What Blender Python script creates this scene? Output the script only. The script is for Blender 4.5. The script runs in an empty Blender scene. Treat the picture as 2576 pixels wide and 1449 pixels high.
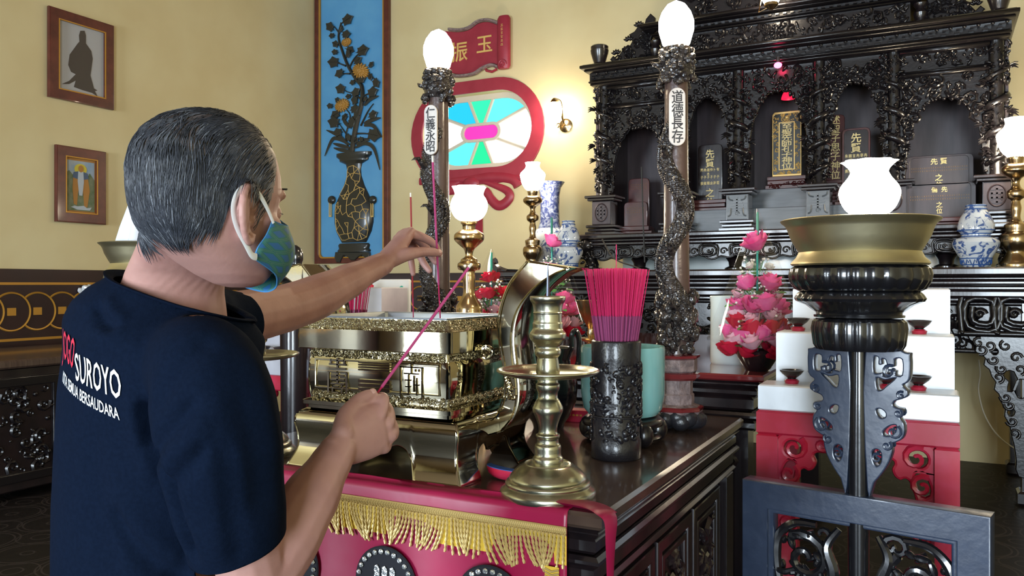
import bpy, bmesh, math, random
from mathutils import Vector, Matrix, noise
from mathutils.bvhtree import BVHTree
PI = math.pi
scn = bpy.context.scene
C = scn.collection
# ------------------------------------------------------------ camera
YAW = math.radians(27.5); CC, SS = math.cos(YAW), math.sin(YAW); FPX = 2050.0
cam_d = bpy.data.cameras.new('camera'); cam_d.sensor_width = 36; cam_d.lens = 36 * FPX / 2576
cam_d.shift_y = -9.5 / 2576; cam_d.clip_start = .05; cam_d.clip_end = 60
cam = bpy.data.objects.new('camera', cam_d); C.objects.link(cam)
cam.location = (0, 0, 1.4); cam.rotation_euler = (PI / 2, 0, YAW)
scn.camera = cam
# ------------------------------------------------------------ world, daylight, exposure
world = bpy.data.worlds.new('world'); scn.world = world; world.use_nodes = True
wb = world.node_tree.nodes['Background']; wb.inputs[0].default_value = (.75, .88, 1, 1); wb.inputs[1].default_value = 1.0
def area(name, loc, rot, sx, sy, power, col):
    l = bpy.data.lights.new(name, 'AREA'); l.shape = 'RECTANGLE'; l.size = sx; l.size_y = sy; l.energy = power; l.color = col
    o = bpy.data.objects.new(name, l); C.objects.link(o); o.location = loc; o.rotation_euler = rot
    return o
area('daylight_near_doorway', (1.75, -5.95, 1.5), (PI / 2, 0, 0), 2.0, 2.8, 470, (.78, .90, 1.0))
area('daylight_far_doorway', (-3.7, -5.95, 1.5), (PI / 2, 0, 0), 1.8, 2.8, 470, (.76, .88, 1.0))
scn.view_settings.view_transform = 'Standard'; scn.view_settings.look = 'None'
scn.view_settings.gamma = 1; scn.view_settings.use_curve_mapping = False
scn.view_settings.exposure = .35
cy = scn.cycles
cy.max_bounces = 7; cy.diffuse_bounces = 3; cy.glossy_bounces = 4; cy.transmission_bounces = 5; cy.transparent_max_bounces = 8
cy.caustics_reflective = False; cy.caustics_refractive = False; cy.sample_clamp_indirect = 4; cy.blur_glossy = .5
# ------------------------------------------------------------ helpers: photo pixel -> point in the room
def P(px, py, Z):
    xc = (px - 1288) / FPX * Z
    return Vector((xc * CC - Z * SS, xc * SS + Z * CC, 1.4 + (715 - py) / FPX * Z))
def PY(px, py, Y):
    r = (px - 1288) / FPX; X = (r * CC * Y - SS * Y) / (CC + r * SS); Z = -SS * X + CC * Y
    return Vector((X, Y, 1.4 + (715 - py) / FPX * Z))
def PX(px, py, X):
    r = (px - 1288) / FPX; Y = -X * (CC + r * SS) / (SS - r * CC); Z = -SS * X + CC * Y
    return Vector((X, Y, 1.4 + (715 - py) / FPX * Z))
def lin(c):
    return tuple(((v / 255) / 12.92 if v / 255 <= .04045 else ((v / 255 + .055) / 1.055) ** 2.4) for v in c)
# ------------------------------------------------------------ materials
MATS = {}
def mat(name, col, rough=.5, metal=0, col2=None, vscale=6, bump=0, bscale=40, emit=0, coat=0, trans=0, alpha=1, wave=None, stretch=None, rvar=0, spec=None, sss=0, emcol=None, detail=3, contrast=(.35, .65)):
    m = bpy.data.materials.new(name); m.use_nodes = True; nt = m.node_tree; N = nt.nodes; L = nt.links
    b = N['Principled BSDF']
    b.inputs['Base Color'].default_value = (*col, 1); b.inputs['Roughness'].default_value = rough; b.inputs['Metallic'].default_value = metal
    if spec is not None: b.inputs['Specular IOR Level'].default_value = spec
    if coat: b.inputs['Coat Weight'].default_value = coat; b.inputs['Coat Roughness'].default_value = .08
    if trans: b.inputs['Transmission Weight'].default_value = trans
    if sss: b.inputs['Subsurface Weight'].default_value = sss; b.inputs['Subsurface Radius'].default_value = (.012, .005, .003)
    if alpha < 1: b.inputs['Alpha'].default_value = alpha
    if emit: b.inputs['Emission Color'].default_value = (*(emcol or col), 1); b.inputs['Emission Strength'].default_value = emit
    if col2 is not None or bump or rvar:
        tc = N.new('ShaderNodeTexCoord'); src = tc.outputs['Object']
        if stretch:
            mp = N.new('ShaderNodeMapping'); mp.inputs['Scale'].default_value = stretch; L.new(src, mp.inputs[0]); src = mp.outputs[0]
    if col2 is not None or rvar:
        n = N.new('ShaderNodeTexNoise'); n.inputs['Scale'].default_value = vscale; n.inputs['Detail'].default_value = detail; L.new(src, n.inputs['Vector'])
        if col2 is not None:
            r = N.new('ShaderNodeValToRGB'); r.color_ramp.elements[0].position = contrast[0]; r.color_ramp.elements[1].position = contrast[1]
            r.color_ramp.elements[0].color = (*col, 1); r.color_ramp.elements[1].color = (*col2, 1)
            L.new(n.outputs[0], r.inputs[0]); L.new(r.outputs[0], b.inputs['Base Color'])
        if rvar:
            mr = N.new('ShaderNodeMapRange'); mr.inputs['To Min'].default_value = max(0, rough - rvar); mr.inputs['To Max'].default_value = rough + rvar
            L.new(n.outputs[0], mr.inputs[0]); L.new(mr.outputs[0], b.inputs['Roughness'])
    if bump:
        if wave:
            t = N.new('ShaderNodeTexVoronoi'); t.inputs['Scale'].default_value = bscale
        else:
            t = N.new('ShaderNodeTexNoise'); t.inputs['Scale'].default_value = bscale; t.inputs['Detail'].default_value = 3
        L.new(src, t.inputs['Vector'])
        bp = N.new('ShaderNodeBump'); bp.inputs['Strength'].default_value = bump; bp.inputs['Distance'].default_value = .01
        L.new(t.outputs[0], bp.inputs['Height']); L.new(bp.outputs[0], b.inputs['Normal'])
    MATS[name] = m
    return m
M = MATS
mat('wall_paint', (.66, .55, .30), .62, col2=(.72, .625, .36), vscale=1.6, bump=.12, bscale=9)
mat('ceiling_paint', (.24, .17, .11), .8)
mat('dark_wood', (.011, .008, .0095), .26, col2=(.019, .0115, .0125), vscale=14, stretch=(1, 1, .2), coat=.5, bump=.06, bscale=60)
mat('carved_wood', (.008, .0065, .008), .28, coat=.22, bump=.10, bscale=55)
mat('niche_wood', (.030, .021, .026), .42, col2=(.05, .035, .042), vscale=9, stretch=(3, 3, .4))
mat('slate_wood', (.10, .12, .14), .35, col2=(.16, .18, .20), vscale=8, stretch=(.5, 4, 4))
mat('mahogany', (.10, .022, .020), .3, col2=(.06, .013, .014), vscale=10, coat=.4)
mat('frame_wood', (.13, .028, .020), .35, col2=(.08, .016, .013), vscale=12, coat=.3)
mat('table_wood', (.070, .044, .034), .22, col2=(.10, .066, .050), vscale=7, stretch=(1, 12, 1), coat=.6)  # tabletop brown lightened: its reflected light sits in the base colour
mat('black_lacquer', (.008, .008, .010), .22, coat=.7, bump=.05, bscale=30)
mat('sky_sheen_black', (.018, .028, .055), .32, col2=(.028, .041, .075), vscale=18, coat=.25, bump=.08, bscale=45)  # black lacquer whose bluish sky sheen is put into the base colour
mat('brass', (.54, .48, .335), .06, 1, col2=(.46, .42, .31), vscale=7, bump=.02, bscale=14, rvar=.03)
mat('brass_relief', (.42, .375, .26), .24, 1, bump=.3, bscale=90)
mat('pewter_brass', (.62, .61, .47), .27, 1, col2=(.53, .53, .41), vscale=16, bump=.04, bscale=60)
mat('bowl_brass', (.74, .66, .42), .38, 1, col2=(.64, .58, .37), vscale=9, bump=.04, bscale=30)
mat('iron', (.10, .11, .16), .3, 1)
mat('lamp_brass', (.62, .45, .24), .22, 1, col2=(.52, .38, .22), vscale=14)
mat('steel', (.62, .66, .72), .3, 1, col2=(.52, .56, .62), vscale=10, bump=.05, bscale=20)
mat('glare_tin', (.86, .89, .92), .42, .35, col2=(.74, .78, .82), vscale=5, bump=.10, bscale=12)  # same rack metal as the grey one, daylight glare put into its base colour
mat('grey_tin', (.60, .60, .66), .38, .55, col2=(.48, .48, .55), vscale=6, bump=.10, bscale=12)
mat('red_paint', (.42, .012, .035), .3, col2=(.50, .035, .09), vscale=12, coat=.3, contrast=(.5, .8))
mat('plaster_red', (.30, .022, .045), .4, col2=(.34, .03, .055), vscale=8)
mat('red_top', (.16, .018, .022), .10, col2=(.20, .03, .03), vscale=3, coat=.8)
mat('crimson', (.40, .018, .05), .5, col2=(.46, .03, .07), vscale=5)
mat('gold_paint', (.50, .25, .035), .4, .3)
mat('gold_leaf', (.80, .54, .18), .4, .25)
mat('gold_text', (.92, .72, .30), .5)
mat('lamp_globe', (1, .93, .80), .3, emit=52, emcol=(1, .84, .62))
mat('bulb', (1, .9, .7), .3, emit=70, emcol=(1, .80, .55))
mat('red_bulb', (1, .05, .2), .3, emit=20, emcol=(1, .03, .12))
mat('red_shade', (.8, .01, .06), .4, emit=.8, emcol=(1, .02, .08))
mat('satin_red', (.36, .007, .062), .36, col2=(.31, .006, .052), vscale=5, bump=.06, bscale=12, spec=.6)
mat('fringe_gold', (.62, .45, .17), .38, .25)
mat('yellow_cloth', (.78, .52, .05), .6)
mat('felt_black', (.008, .009, .016), .8)
mat('sequin', (.75, .8, .85), .18, .8, bump=.5, bscale=120)
mat('skin', (.46, .25, .215), .52, col2=(.37, .185, .16), vscale=14, bump=.035, bscale=140, sss=.10, contrast=(.4, .7))
mat('scalp', (.105, .080, .073), .5)
mat('hair', (.034, .038, .048), .48, col2=(.10, .105, .118), vscale=45, contrast=(.5, .8), spec=.32)
mat('nail', (.60, .36, .31), .35)
mat('shirt', (.0030, .0068, .018), .95, col2=(.0038, .0084, .022), vscale=200, bump=.10, bscale=500, spec=.05)
mat('hair_grey', (.16, .175, .20), .42, spec=.4)
mat('print_white', (.85, .88, .9), .6)
mat('print_red', (.62, .02, .06), .6)
mat('trousers', (.02, .02, .025), .8)
mat('strap_white', (.8, .84, .88), .7)
mat('incense_pink', (.62, .02, .13), .6)
mat('incense_coat', (.28, .045, .14), .8)
mat('incense_white', (.85, .82, .75), .7)
mat('incense_red', (.33, .02, .03), .7)
mat('celadon', (.22, .50, .50), .2, col2=(.26, .56, .55), vscale=5, coat=.5)
mat('white_ceramic', (.62, .72, .72), .2, coat=.4)
mat('cloth_white', (.75, .80, .92), .8)
mat('stone', (.30, .22, .21), .6, col2=(.15, .11, .11), vscale=30, bump=.9, bscale=55)
mat('black_stone', (.02, .02, .025), .35, bump=.5, bscale=30)
mat('dragon_black', (.020, .017, .018), .24, col2=(.04, .032, .03), vscale=20, coat=.5, bump=.9, bscale=75, wave=True)
mat('post_brown', (.07, .04, .035), .35, coat=.3, bump=.2, bscale=40)
mat('plaque_ivory', (.66, .62, .58), .45, col2=(.55, .50, .47), vscale=20)
mat('ink', (.02, .018, .02), .6)
mat('holder_black', (.011, .010, .013), .34, coat=.25, bump=.2, bscale=60)
mat('leaf', (.06, .26, .06), .5, col2=(.11, .36, .09), vscale=30)
mat('petal_pink', (.85, .08, .33), .55, col2=(.9, .2, .45), vscale=25)
mat('petal_red', (.60, .012, .05), .5)
mat('petal_pale', (.86, .50, .60), .6)
mat('petal_white', (.85, .85, .82), .6)
mat('ribbon_teal', (.02, .38, .32), .4)
mat('relief_blue', (.085, .33, .66), .22, col2=(.11, .38, .70), vscale=3, coat=.4, bump=.12, bscale=10)
mat('relief_dark', (.022, .024, .022), .3, coat=.3)
mat('relief_flower', (.42, .22, .045), .45)
mat('muntin', (.62, .56, .47), .6)
for nm, c in (('green', (.02, .66, .32)), ('cyan', (.09, .74, .76)), ('blue', (.01, .40, .62)), ('white', (1, 1, 1)), ('pink', (.72, .03, .34)), ('emerald', (.01, .54, .24))):
    mat('pane_' + nm, c, .15, emit=.72 if nm != 'white' else 2.2)
mat('porcelain', (.72, .76, .80), .15, coat=.5)
mat('paper_grey', (.42, .42, .43), .7)
mat('paper_sky', (.25, .36, .50), .7, col2=(.42, .46, .48), vscale=9)
mat('picture_brown', (.075, .060, .048), .7)
mat('picture_green', (.10, .15, .07), .7, col2=(.20, .22, .14), vscale=18)
mat('picture_yellow', (.62, .52, .06), .7)
mat('picture_orange', (.42, .20, .05), .7)
mat('picture_blue', (.08, .12, .20), .7)
mat('picture_light', (.45, .50, .55), .7)
mat('blue_cloth', (.02, .09, .32), .8)
mat('mask_edge', (.05, .25, .55), .8)
mat('cable_white', (.7, .66, .55), .5)
mat('cable_black', (.02, .02, .02), .5)
mat('red_glass', (.35, .01, .02), .1, coat=.5)
mat('ash', (.45, .44, .43), .9, bump=.4, bscale=50)
mat('inner_gold', (.55, .42, .12), .3, .8)
def custom_mats():
    # clear film for the flower cones: thin see-through sheet with a reflection
    m = bpy.data.materials.new('clear_film'); m.use_nodes = True; nt = m.node_tree; N = nt.nodes; L = nt.links
    N.remove(N['Principled BSDF'])
    tr = N.new('ShaderNodeBsdfTransparent'); gl = N.new('ShaderNodeBsdfGlossy'); gl.inputs['Roughness'].default_value = .06
    fr = N.new('ShaderNodeFresnel'); fr.inputs[0].default_value = 1.10
    ad = N.new('ShaderNodeMath'); ad.operation = 'ADD'; ad.inputs[1].default_value = .03; L.new(fr.outputs[0], ad.inputs[0])
    mx = N.new('ShaderNodeMixShader'); mx.inputs[0].default_value = .06; L.new(tr.outputs[0], mx.inputs[1]); L.new(gl.outputs[0], mx.inputs[2])
    L.new(mx.outputs[0], N['Material Output'].inputs[0]); M['clear_film'] = m
    # patterned floor tiles: dark ground, pale interlaced arcs and small flowers
    m = mat('floor_tiles', (.018, .014, .014), .5, spec=.25); nt = m.node_tree; N = nt.nodes; L = nt.links; b = N['Principled BSDF']
    tc = N.new('ShaderNodeTexCoord'); sp = N.new('ShaderNodeSeparateXYZ'); L.new(tc.outputs['Object'], sp.inputs[0])
    def mth(op, a, bb=None):
        n = N.new('ShaderNodeMath'); n.operation = op
        for i, v in enumerate((a, bb)):
            if v is None: continue
            if isinstance(v, (int, float)): n.inputs[i].default_value = v
            else: L.new(v, n.inputs[i])
        return n.outputs[0]
    def rings(ox, oy, period, radii, w):
        fx = mth('SUBTRACT', mth('FRACT', mth('DIVIDE', mth('ADD', sp.outputs[0], 50 + ox), period)), .5)
        fy = mth('SUBTRACT', mth('FRACT', mth('DIVIDE', mth('ADD', sp.outputs[1], 50 + oy), period)), .5)
        d = mth('SQRT', mth('ADD', mth('MULTIPLY', fx, fx), mth('MULTIPLY', fy, fy)))
        out = None
        for r in radii:
            v = mth('LESS_THAN', mth('ABSOLUTE', mth('SUBTRACT', d, r)), w)
            out = v if out is None else mth('MAXIMUM', out, v)
        return out
    k = mth('MAXIMUM', rings(0, 0, .4, (.45, .38, .08), .012), rings(.2, .2, .4, (.30, .12), .011))
    mx = N.new('ShaderNodeMix'); mx.data_type = 'RGBA'; L.new(k, mx.inputs['Factor'])
    mx.inputs['A'].default_value = (.014, .011, .010, 1); mx.inputs['B'].default_value = (.050, .040, .038, 1)
    L.new(mx.outputs['Result'], b.inputs['Base Color'])
    # blue and white glaze: brushed cobalt on porcelain
    for nm, sc, lo, hi, c1, c2 in (('blue_white', 16, .52, .60, (.70, .75, .80), (.06, .12, .34)), ('cobalt', 22, .42, .66, (.04, .06, .20), (.34, .40, .55))):
        m = mat(nm, c1, .14, coat=.6); nt = m.node_tree; N = nt.nodes; L = nt.links; b = N['Principled BSDF']
        tc = N.new('ShaderNodeTexCoord'); n = N.new('ShaderNodeTexNoise'); n.inputs['Scale'].default_value = sc; n.inputs['Detail'].default_value = 4; n.inputs['Distortion'].default_value = 1.6
        r = N.new('ShaderNodeValToRGB'); r.color_ramp.elements[0].position = lo; r.color_ramp.elements[1].position = hi
        r.color_ramp.elements[0].color = (*c1, 1); r.color_ramp.elements[1].color = (*c2, 1)
        L.new(tc.outputs['Object'], n.inputs[0]); L.new(n.outputs[0], r.inputs[0]); L.new(r.outputs[0], b.inputs['Base Color'])
    # mask cloth: blue diamonds in a green lattice with thin pale lines
    m = mat('mask_cloth', (.02, .1, .3), .75); nt = m.node_tree; N = nt.nodes; L = nt.links; b = N['Principled BSDF']
    uv = N.new('ShaderNodeUVMap'); sp = N.new('ShaderNodeSeparateXYZ'); L.new(uv.outputs[0], sp.inputs[0])
    u = mth('MULTIPLY', sp.outputs[0], 7.0); v = mth('MULTIPLY', sp.outputs[1], 4.2)
    p1 = mth('ABSOLUTE', mth('SUBTRACT', mth('FRACT', mth('ADD', mth('ADD', u, v), 20)), .5)); p2 = mth('ABSOLUTE', mth('SUBTRACT', mth('FRACT', mth('ADD', mth('SUBTRACT', u, v), 20)), .5))
    mxv = mth('MAXIMUM', p1, p2)
    r = N.new('ShaderNodeValToRGB'); r.color_ramp.interpolation = 'CONSTANT'
    e = r.color_ramp.elements; e[0].position = 0; e[0].color = (.02, .13, .34, 1); e[1].position = .27; e[1].color = (.02, .15, .17, 1)
    q = e.new(.30); q.color = (.022, .16, .15, 1); q = e.new(.43); q.color = (.13, .26, .15, 1); q = e.new(.455); q.color = (.02, .15, .15, 1)
    L.new(mxv, r.inputs[0]); L.new(r.outputs[0], b.inputs['Base Color'])
    # skin carries thin grey hair where the crown is nearly bald: handled by the hair mesh
custom_mats()
# ------------------------------------------------------------ mesh builder
class MB:
    def __init__(self): self.v = []; self.f = []; self.mi = []; self.cur = 0
    def add(self, vs, fs):
        o = len(self.v); self.v.extend([tuple(p) for p in vs]); self.f.extend([tuple(i + o for i in f) for f in fs]); self.mi.extend([self.cur] * len(fs)); return self
    def box(self, a, b, rot=None, ctr=None):
        (x0, y0, z0), (x1, y1, z1) = a, b
        vs = [Vector(p) for p in ((x0, y0, z0), (x1, y0, z0), (x1, y1, z0), (x0, y1, z0), (x0, y0, z1), (x1, y0, z1), (x1, y1, z1), (x0, y1, z1))]
        if rot is not None:
            c = Vector(ctr) if ctr else sum(vs, Vector()) / 8; vs = [c + rot @ (p - c) for p in vs]
        return self.add(vs, [(0, 3, 2, 1), (4, 5, 6, 7), (0, 1, 5, 4), (1, 2, 6, 5), (2, 3, 7, 6), (3, 0, 4, 7)])
    def bbox(self, a, b, e=.004):
        # box with chamfered edges on all four long sides seen from the front and top
        (x0, y0, z0), (x1, y1, z1) = a, b; e = min(e, abs(x1 - x0) * .45, abs(y1 - y0) * .45, abs(z1 - z0) * .45)
        ring = lambda d, z: [(x0 + d, y0 + d, z), (x1 - d, y0 + d, z), (x1 - d, y1 - d, z), (x0 + d, y1 - d, z)]
        rs = [ring(e, z0), ring(0, z0 + e), ring(0, z1 - e), ring(e, z1)]; vs = sum(rs, [])
        fs = [(3, 2, 1, 0), (12, 13, 14, 15)]
        for k in range(3):
            for i in range(4):
                j = (i + 1) % 4; fs.append((k * 4 + i, k * 4 + j, k * 4 + 4 + j, k * 4 + 4 + i))
        return self.add(vs, fs)
    def rings(self, rs, closed=True, cap=(True, True)):
        n = len(rs[0]); vs = [p for r in rs for p in r]; fs = []
        for k in range(len(rs) - 1):
            for i in range(n if closed else n - 1):
                j = (i + 1) % n; fs.append((k * n + i, k * n + j, (k + 1) * n + j, (k + 1) * n + i))
        if cap[0]: fs.append(tuple(range(n - 1, -1, -1)))
        if cap[1]: fs.append(tuple(range((len(rs) - 1) * n, len(rs) * n)))
        return self.add(vs, fs)
    def lathe(self, prof, segs=32, o=(0, 0, 0), mod=None, cap=(True, True), sx=1, sy=1):
        rs = []
        for r, z in prof:
            ring = []
            for i in range(segs):
                t = 2 * PI * i / segs; rr = max(r, 1e-5) * (mod(t, z) if mod else 1)
                ring.append((o[0] + rr * math.cos(t) * sx, o[1] + rr * math.sin(t) * sy, o[2] + z))
            rs.append(ring)
        return self.rings(rs, True, cap)
    def tube(self, pts, rad, sides=6, caps=True, flat=None, up=None):
        pts = [Vector(p) for p in pts]; n = len(pts); rs = []
        if not isinstance(rad, (list, tuple)): rad = [rad] * n
        nrm = None
        for i, p in enumerate(pts):
            t = (pts[min(i + 1, n - 1)] - pts[max(i - 1, 0)])
            if t.length < 1e-9: t = Vector((0, 0, 1))
            t.normalize()
            if nrm is None:
                a = Vector(up) if up else (Vector((0, 0, 1)) if abs(t.z) < .9 else Vector((1, 0, 0)))
                nrm = (a - t * a.dot(t)).normalized()
            else:
                nrm = nrm - t * nrm.dot(t); nrm = nrm.normalized() if nrm.length > 1e-6 else t.orthogonal().normalized()
            bi = t.cross(nrm); fl = flat if flat else 1
            rs.append([p + (nrm * math.cos(2 * PI * k / sides) * fl + bi * math.sin(2 * PI * k / sides)) * rad[i] for k in range(sides)])
        return self.rings(rs, True, (caps, caps))
    def ball(self, c, r, seg=8, rings=5, rot=None):
        c = Vector(c); r = (r, r, r) if isinstance(r, (int, float)) else r; vs = []; fs = []
        pt = lambda t, f: Vector((r[0] * math.sin(f) * math.cos(t), r[1] * math.sin(f) * math.sin(t), r[2] * math.cos(f)))
        vs.append(pt(0, 0))
        for k in range(1, rings):
            for i in range(seg): vs.append(pt(2 * PI * i / seg, PI * k / rings))
        vs.append(pt(0, PI)); vs = [c + (rot @ p if rot is not None else p) for p in vs]; L = len(vs) - 1
        for i in range(seg):
            j = (i + 1) % seg; fs.append((0, 1 + i, 1 + j)); fs.append((L, L - seg + j, L - seg + i))
            for k in range(rings - 2):
                a = 1 + k * seg; fs.append((a + i, a + seg + i, a + seg + j, a + j))
        return self.add(vs, fs)
    def mesh(self, me, mtx=None):
        return self.add([(mtx @ v.co if mtx else v.co) for v in me.vertices], [tuple(p.vertices) for p in me.polygons])
    def build(self, name, m, parent=None, loc=None, smooth=35):
        me = bpy.data.meshes.new(name); me.from_pydata(self.v, [], self.f)
        for mm in (m if isinstance(m, (list, tuple)) else [m]): me.materials.append(M[mm] if isinstance(mm, str) else mm)
        if any(self.mi): me.polygons.foreach_set('material_index', self.mi)
        if smooth and isinstance(m, str) and m in ('carved_wood', 'dragon_black', 'brass_relief', 'holder_black', 'black_stone', 'relief_flower'): smooth = 80
        if smooth:
            me.polygons.foreach_set('use_smooth', [True] * len(me.polygons)); me.set_sharp_from_angle(angle=math.radians(smooth))
        me.update()
        o = bpy.data.objects.new(name, me); C.objects.link(o)
        if parent is not None: o.parent = parent
        if loc is not None: o.location = loc
        return o
def tag(o, label=None, cat=None, group=None, kind=None):
    if label: o['label'] = label
    if cat: o['category'] = cat
    if group: o['group'] = group
    if kind: o['kind'] = kind
    return o
def thing(name, label, cat, loc=(0, 0, 0), rz=0, group=None):
    o = bpy.data.objects.new(name, None); C.objects.link(o); o.empty_display_size = .05
    o.location = loc; o.rotation_euler = (0, 0, rz)
    return tag(o, label, cat, group)
def struct(o): o['kind'] = 'structure'; return o
def dup(root, loc, rz=0, label=None, group=None, scale=None):
    def cp(o, par):
        c = o.copy(); C.objects.link(c)
        if par is not None: c.parent = par
        for ch in list(o.children): cp(ch, c)
        return c
    r = cp(root, None); r.location = loc; r.rotation_euler = (0, 0, rz)
    if scale: r.scale = (scale,) * 3
    if label: r['label'] = label
    if group: r['group'] = group
    return r
def plate_mesh(outlines, th, bev=0, smooth=False, res=4):
    # flat board cut along outlines (x, z); front face looks to -y; centred on y = 0
    cu = bpy.data.curves.new('plate', 'CURVE'); cu.dimensions = '2D'; cu.fill_mode = 'BOTH'; cu.resolution_u = res
    cu.extrude = max(th / 2 - bev, 1e-4); cu.bevel_depth = bev; cu.bevel_resolution = 1; cu.offset = -bev
    for pts in outlines:
        if smooth:
            s = cu.splines.new('BEZIER'); s.bezier_points.add(len(pts) - 1)
            for b, p in zip(s.bezier_points, pts): b.co = (p[0], p[1], 0); b.handle_left_type = b.handle_right_type = 'AUTO'
        else:
            s = cu.splines.new('POLY'); s.points.add(len(pts) - 1)
            for b, p in zip(s.points, pts): b.co = (p[0], p[1], 0, 1)
        s.use_cyclic_u = True
    o = bpy.data.objects.new('plate', cu); me = bpy.data.meshes.new_from_object(o)
    bpy.data.objects.remove(o); bpy.data.curves.remove(cu)
    for v in me.vertices: v.co = (v.co.x, -v.co.z, v.co.y)
    return me
def plate(mb, outlines, th, bev=0, smooth=False, mtx=None, res=4):
    me = plate_mesh(outlines, th, bev, smooth, res); mb.mesh(me, mtx); bpy.data.meshes.remove(me); return mb
def soft(prof, n=3):
    # rounded version of a turned profile
    return [(max(p.x, 1e-4), p.y) for p in cr([(a, b, 0) for a, b in prof], n)]
def text_mesh(s, size, ext=.002, bold=0, w=1.0, shear=0):
    # letters standing in the x-z plane, facing -y, centred on the origin
    cu = bpy.data.curves.new('text', 'FONT'); cu.body = s; cu.size = size; cu.extrude = ext; cu.offset = min(bold, size * .010); cu.resolution_u = 2; cu.shear = shear
    o = bpy.data.objects.new('text', cu); me = bpy.data.meshes.new_from_object(o); bpy.data.objects.remove(o); bpy.data.curves.remove(cu)
    xs = [v.co.x for v in me.vertices]; ys = [v.co.y for v in me.vertices]
    if xs:
        cx, cyy = (min(xs) + max(xs)) / 2, (min(ys) + max(ys)) / 2
        for v in me.vertices: v.co = ((v.co.x - cx) * w, -v.co.z, v.co.y - cyy)
    return me
def put_text(mb, s, size, at, ext=.002, bold=0, w=1.0, mtx=None):
    me = text_mesh(s, size, ext, bold, w); mm = Matrix.Translation(Vector(at))
    mb.mesh(me, (mtx @ mm) if mtx else mm); bpy.data.meshes.remove(me)
def column_text(mb, s, size, x, ztop, step, y, ext=.002, bold=0, w=1.0, mtx=None):
    for i, ch in enumerate(s): put_text(mb, ch, size, (x, y, ztop - step * (i + .5)), ext, bold, w, mtx)
def cr(pts, n=6, closed=False):
    # smooth curve through points
    pts = [Vector(p) for p in pts]; out = []; N_ = len(pts); rng = range(N_ if closed else N_ - 1)
    for i in rng:
        g = lambda k: pts[(i + k) % N_] if closed else pts[max(0, min(N_ - 1, i + k))]
        p0, p1, p2, p3 = g(-1), g(0), g(1), g(2)
        for k in range(n):
            t = k / n; out.append(.5 * ((2 * p1) + (p2 - p0) * t + (2 * p0 - 5 * p1 + 4 * p2 - p3) * t * t + (3 * p1 - p0 - 3 * p2 + p3) * t ** 3))
    if not closed: out.append(pts[-1])
    return out
def spiral(mb, x, z, r, turns, a0, dirn, rad, y=0, sides=5, seg=None, flat=None):
    seg = seg or max(8, int(turns * 11)); pts = []; rr = []
    for i in range(seg + 1):
        t = i / seg; a = a0 + dirn * turns * 2 * PI * t; q = r * (1 - .86 * t)
        pts.append((x + q * math.cos(a), y, z + q * math.sin(a))); rr.append(rad * (1 - .35 * t))
    mb.tube(pts, rr, sides, flat=flat)
def carve(mb, x0, x1, z0, z1, n, rnd, y=0, size=(.02, .05), inside=None):
    # random scrollwork, leaves and beads in low relief on a front (-y) face
    k = 0; tries = 0
    while k < n and tries < n * 8:
        tries += 1
        x = rnd.uniform(x0, x1); z = rnd.uniform(z0, z1)
        if inside and not inside(x, z): continue
        k += 1; s = rnd.uniform(*size); c = rnd.random()
        if c < .42: spiral(mb, x, z, s, rnd.uniform(.8, 1.5), rnd.uniform(0, 6.3), rnd.choice((-1, 1)), s * .24, y - s * .1, 4, 8)
        elif c < .85:
            a = rnd.uniform(0, 2 * PI)
            mb.ball((x, y, z), (s * .75, s * .32, s * .26), 6, 4, Matrix.Rotation(a, 3, 'Y') @ Matrix.Rotation(rnd.uniform(-.5, .5), 3, 'Z'))
        else: mb.ball((x, y, z), s * .33, 6, 4)
def glyph_rows(mb, x0, x1, z0, z1, cols, rows, y, rnd, fill=.7):
    # rows of tiny brush strokes standing for writing too small to read
    sx, sz = (x1 - x0) / cols, (z1 - z0) / rows
    for i in range(cols):
        for j in range(rows):
            cx, cz = x0 + sx * (i + .5), z0 + sz * (j + .5); a, b = sx * fill / 2, sz * fill / 2
            for k in range(3):
                q = cz - b + 2 * b * (k + .5) / 3 + rnd.uniform(-.1, .1) * b; w = a * rnd.uniform(.5, 1)
                mb.box((cx - w, y - .001, q - b * .11), (cx + w, y + .001, q + b * .11))
            q = cx + rnd.uniform(-.4, .4) * a; mb.box((q - a * .1, y - .001, cz - b), (q + a * .1, y + .001, cz + b))
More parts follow.
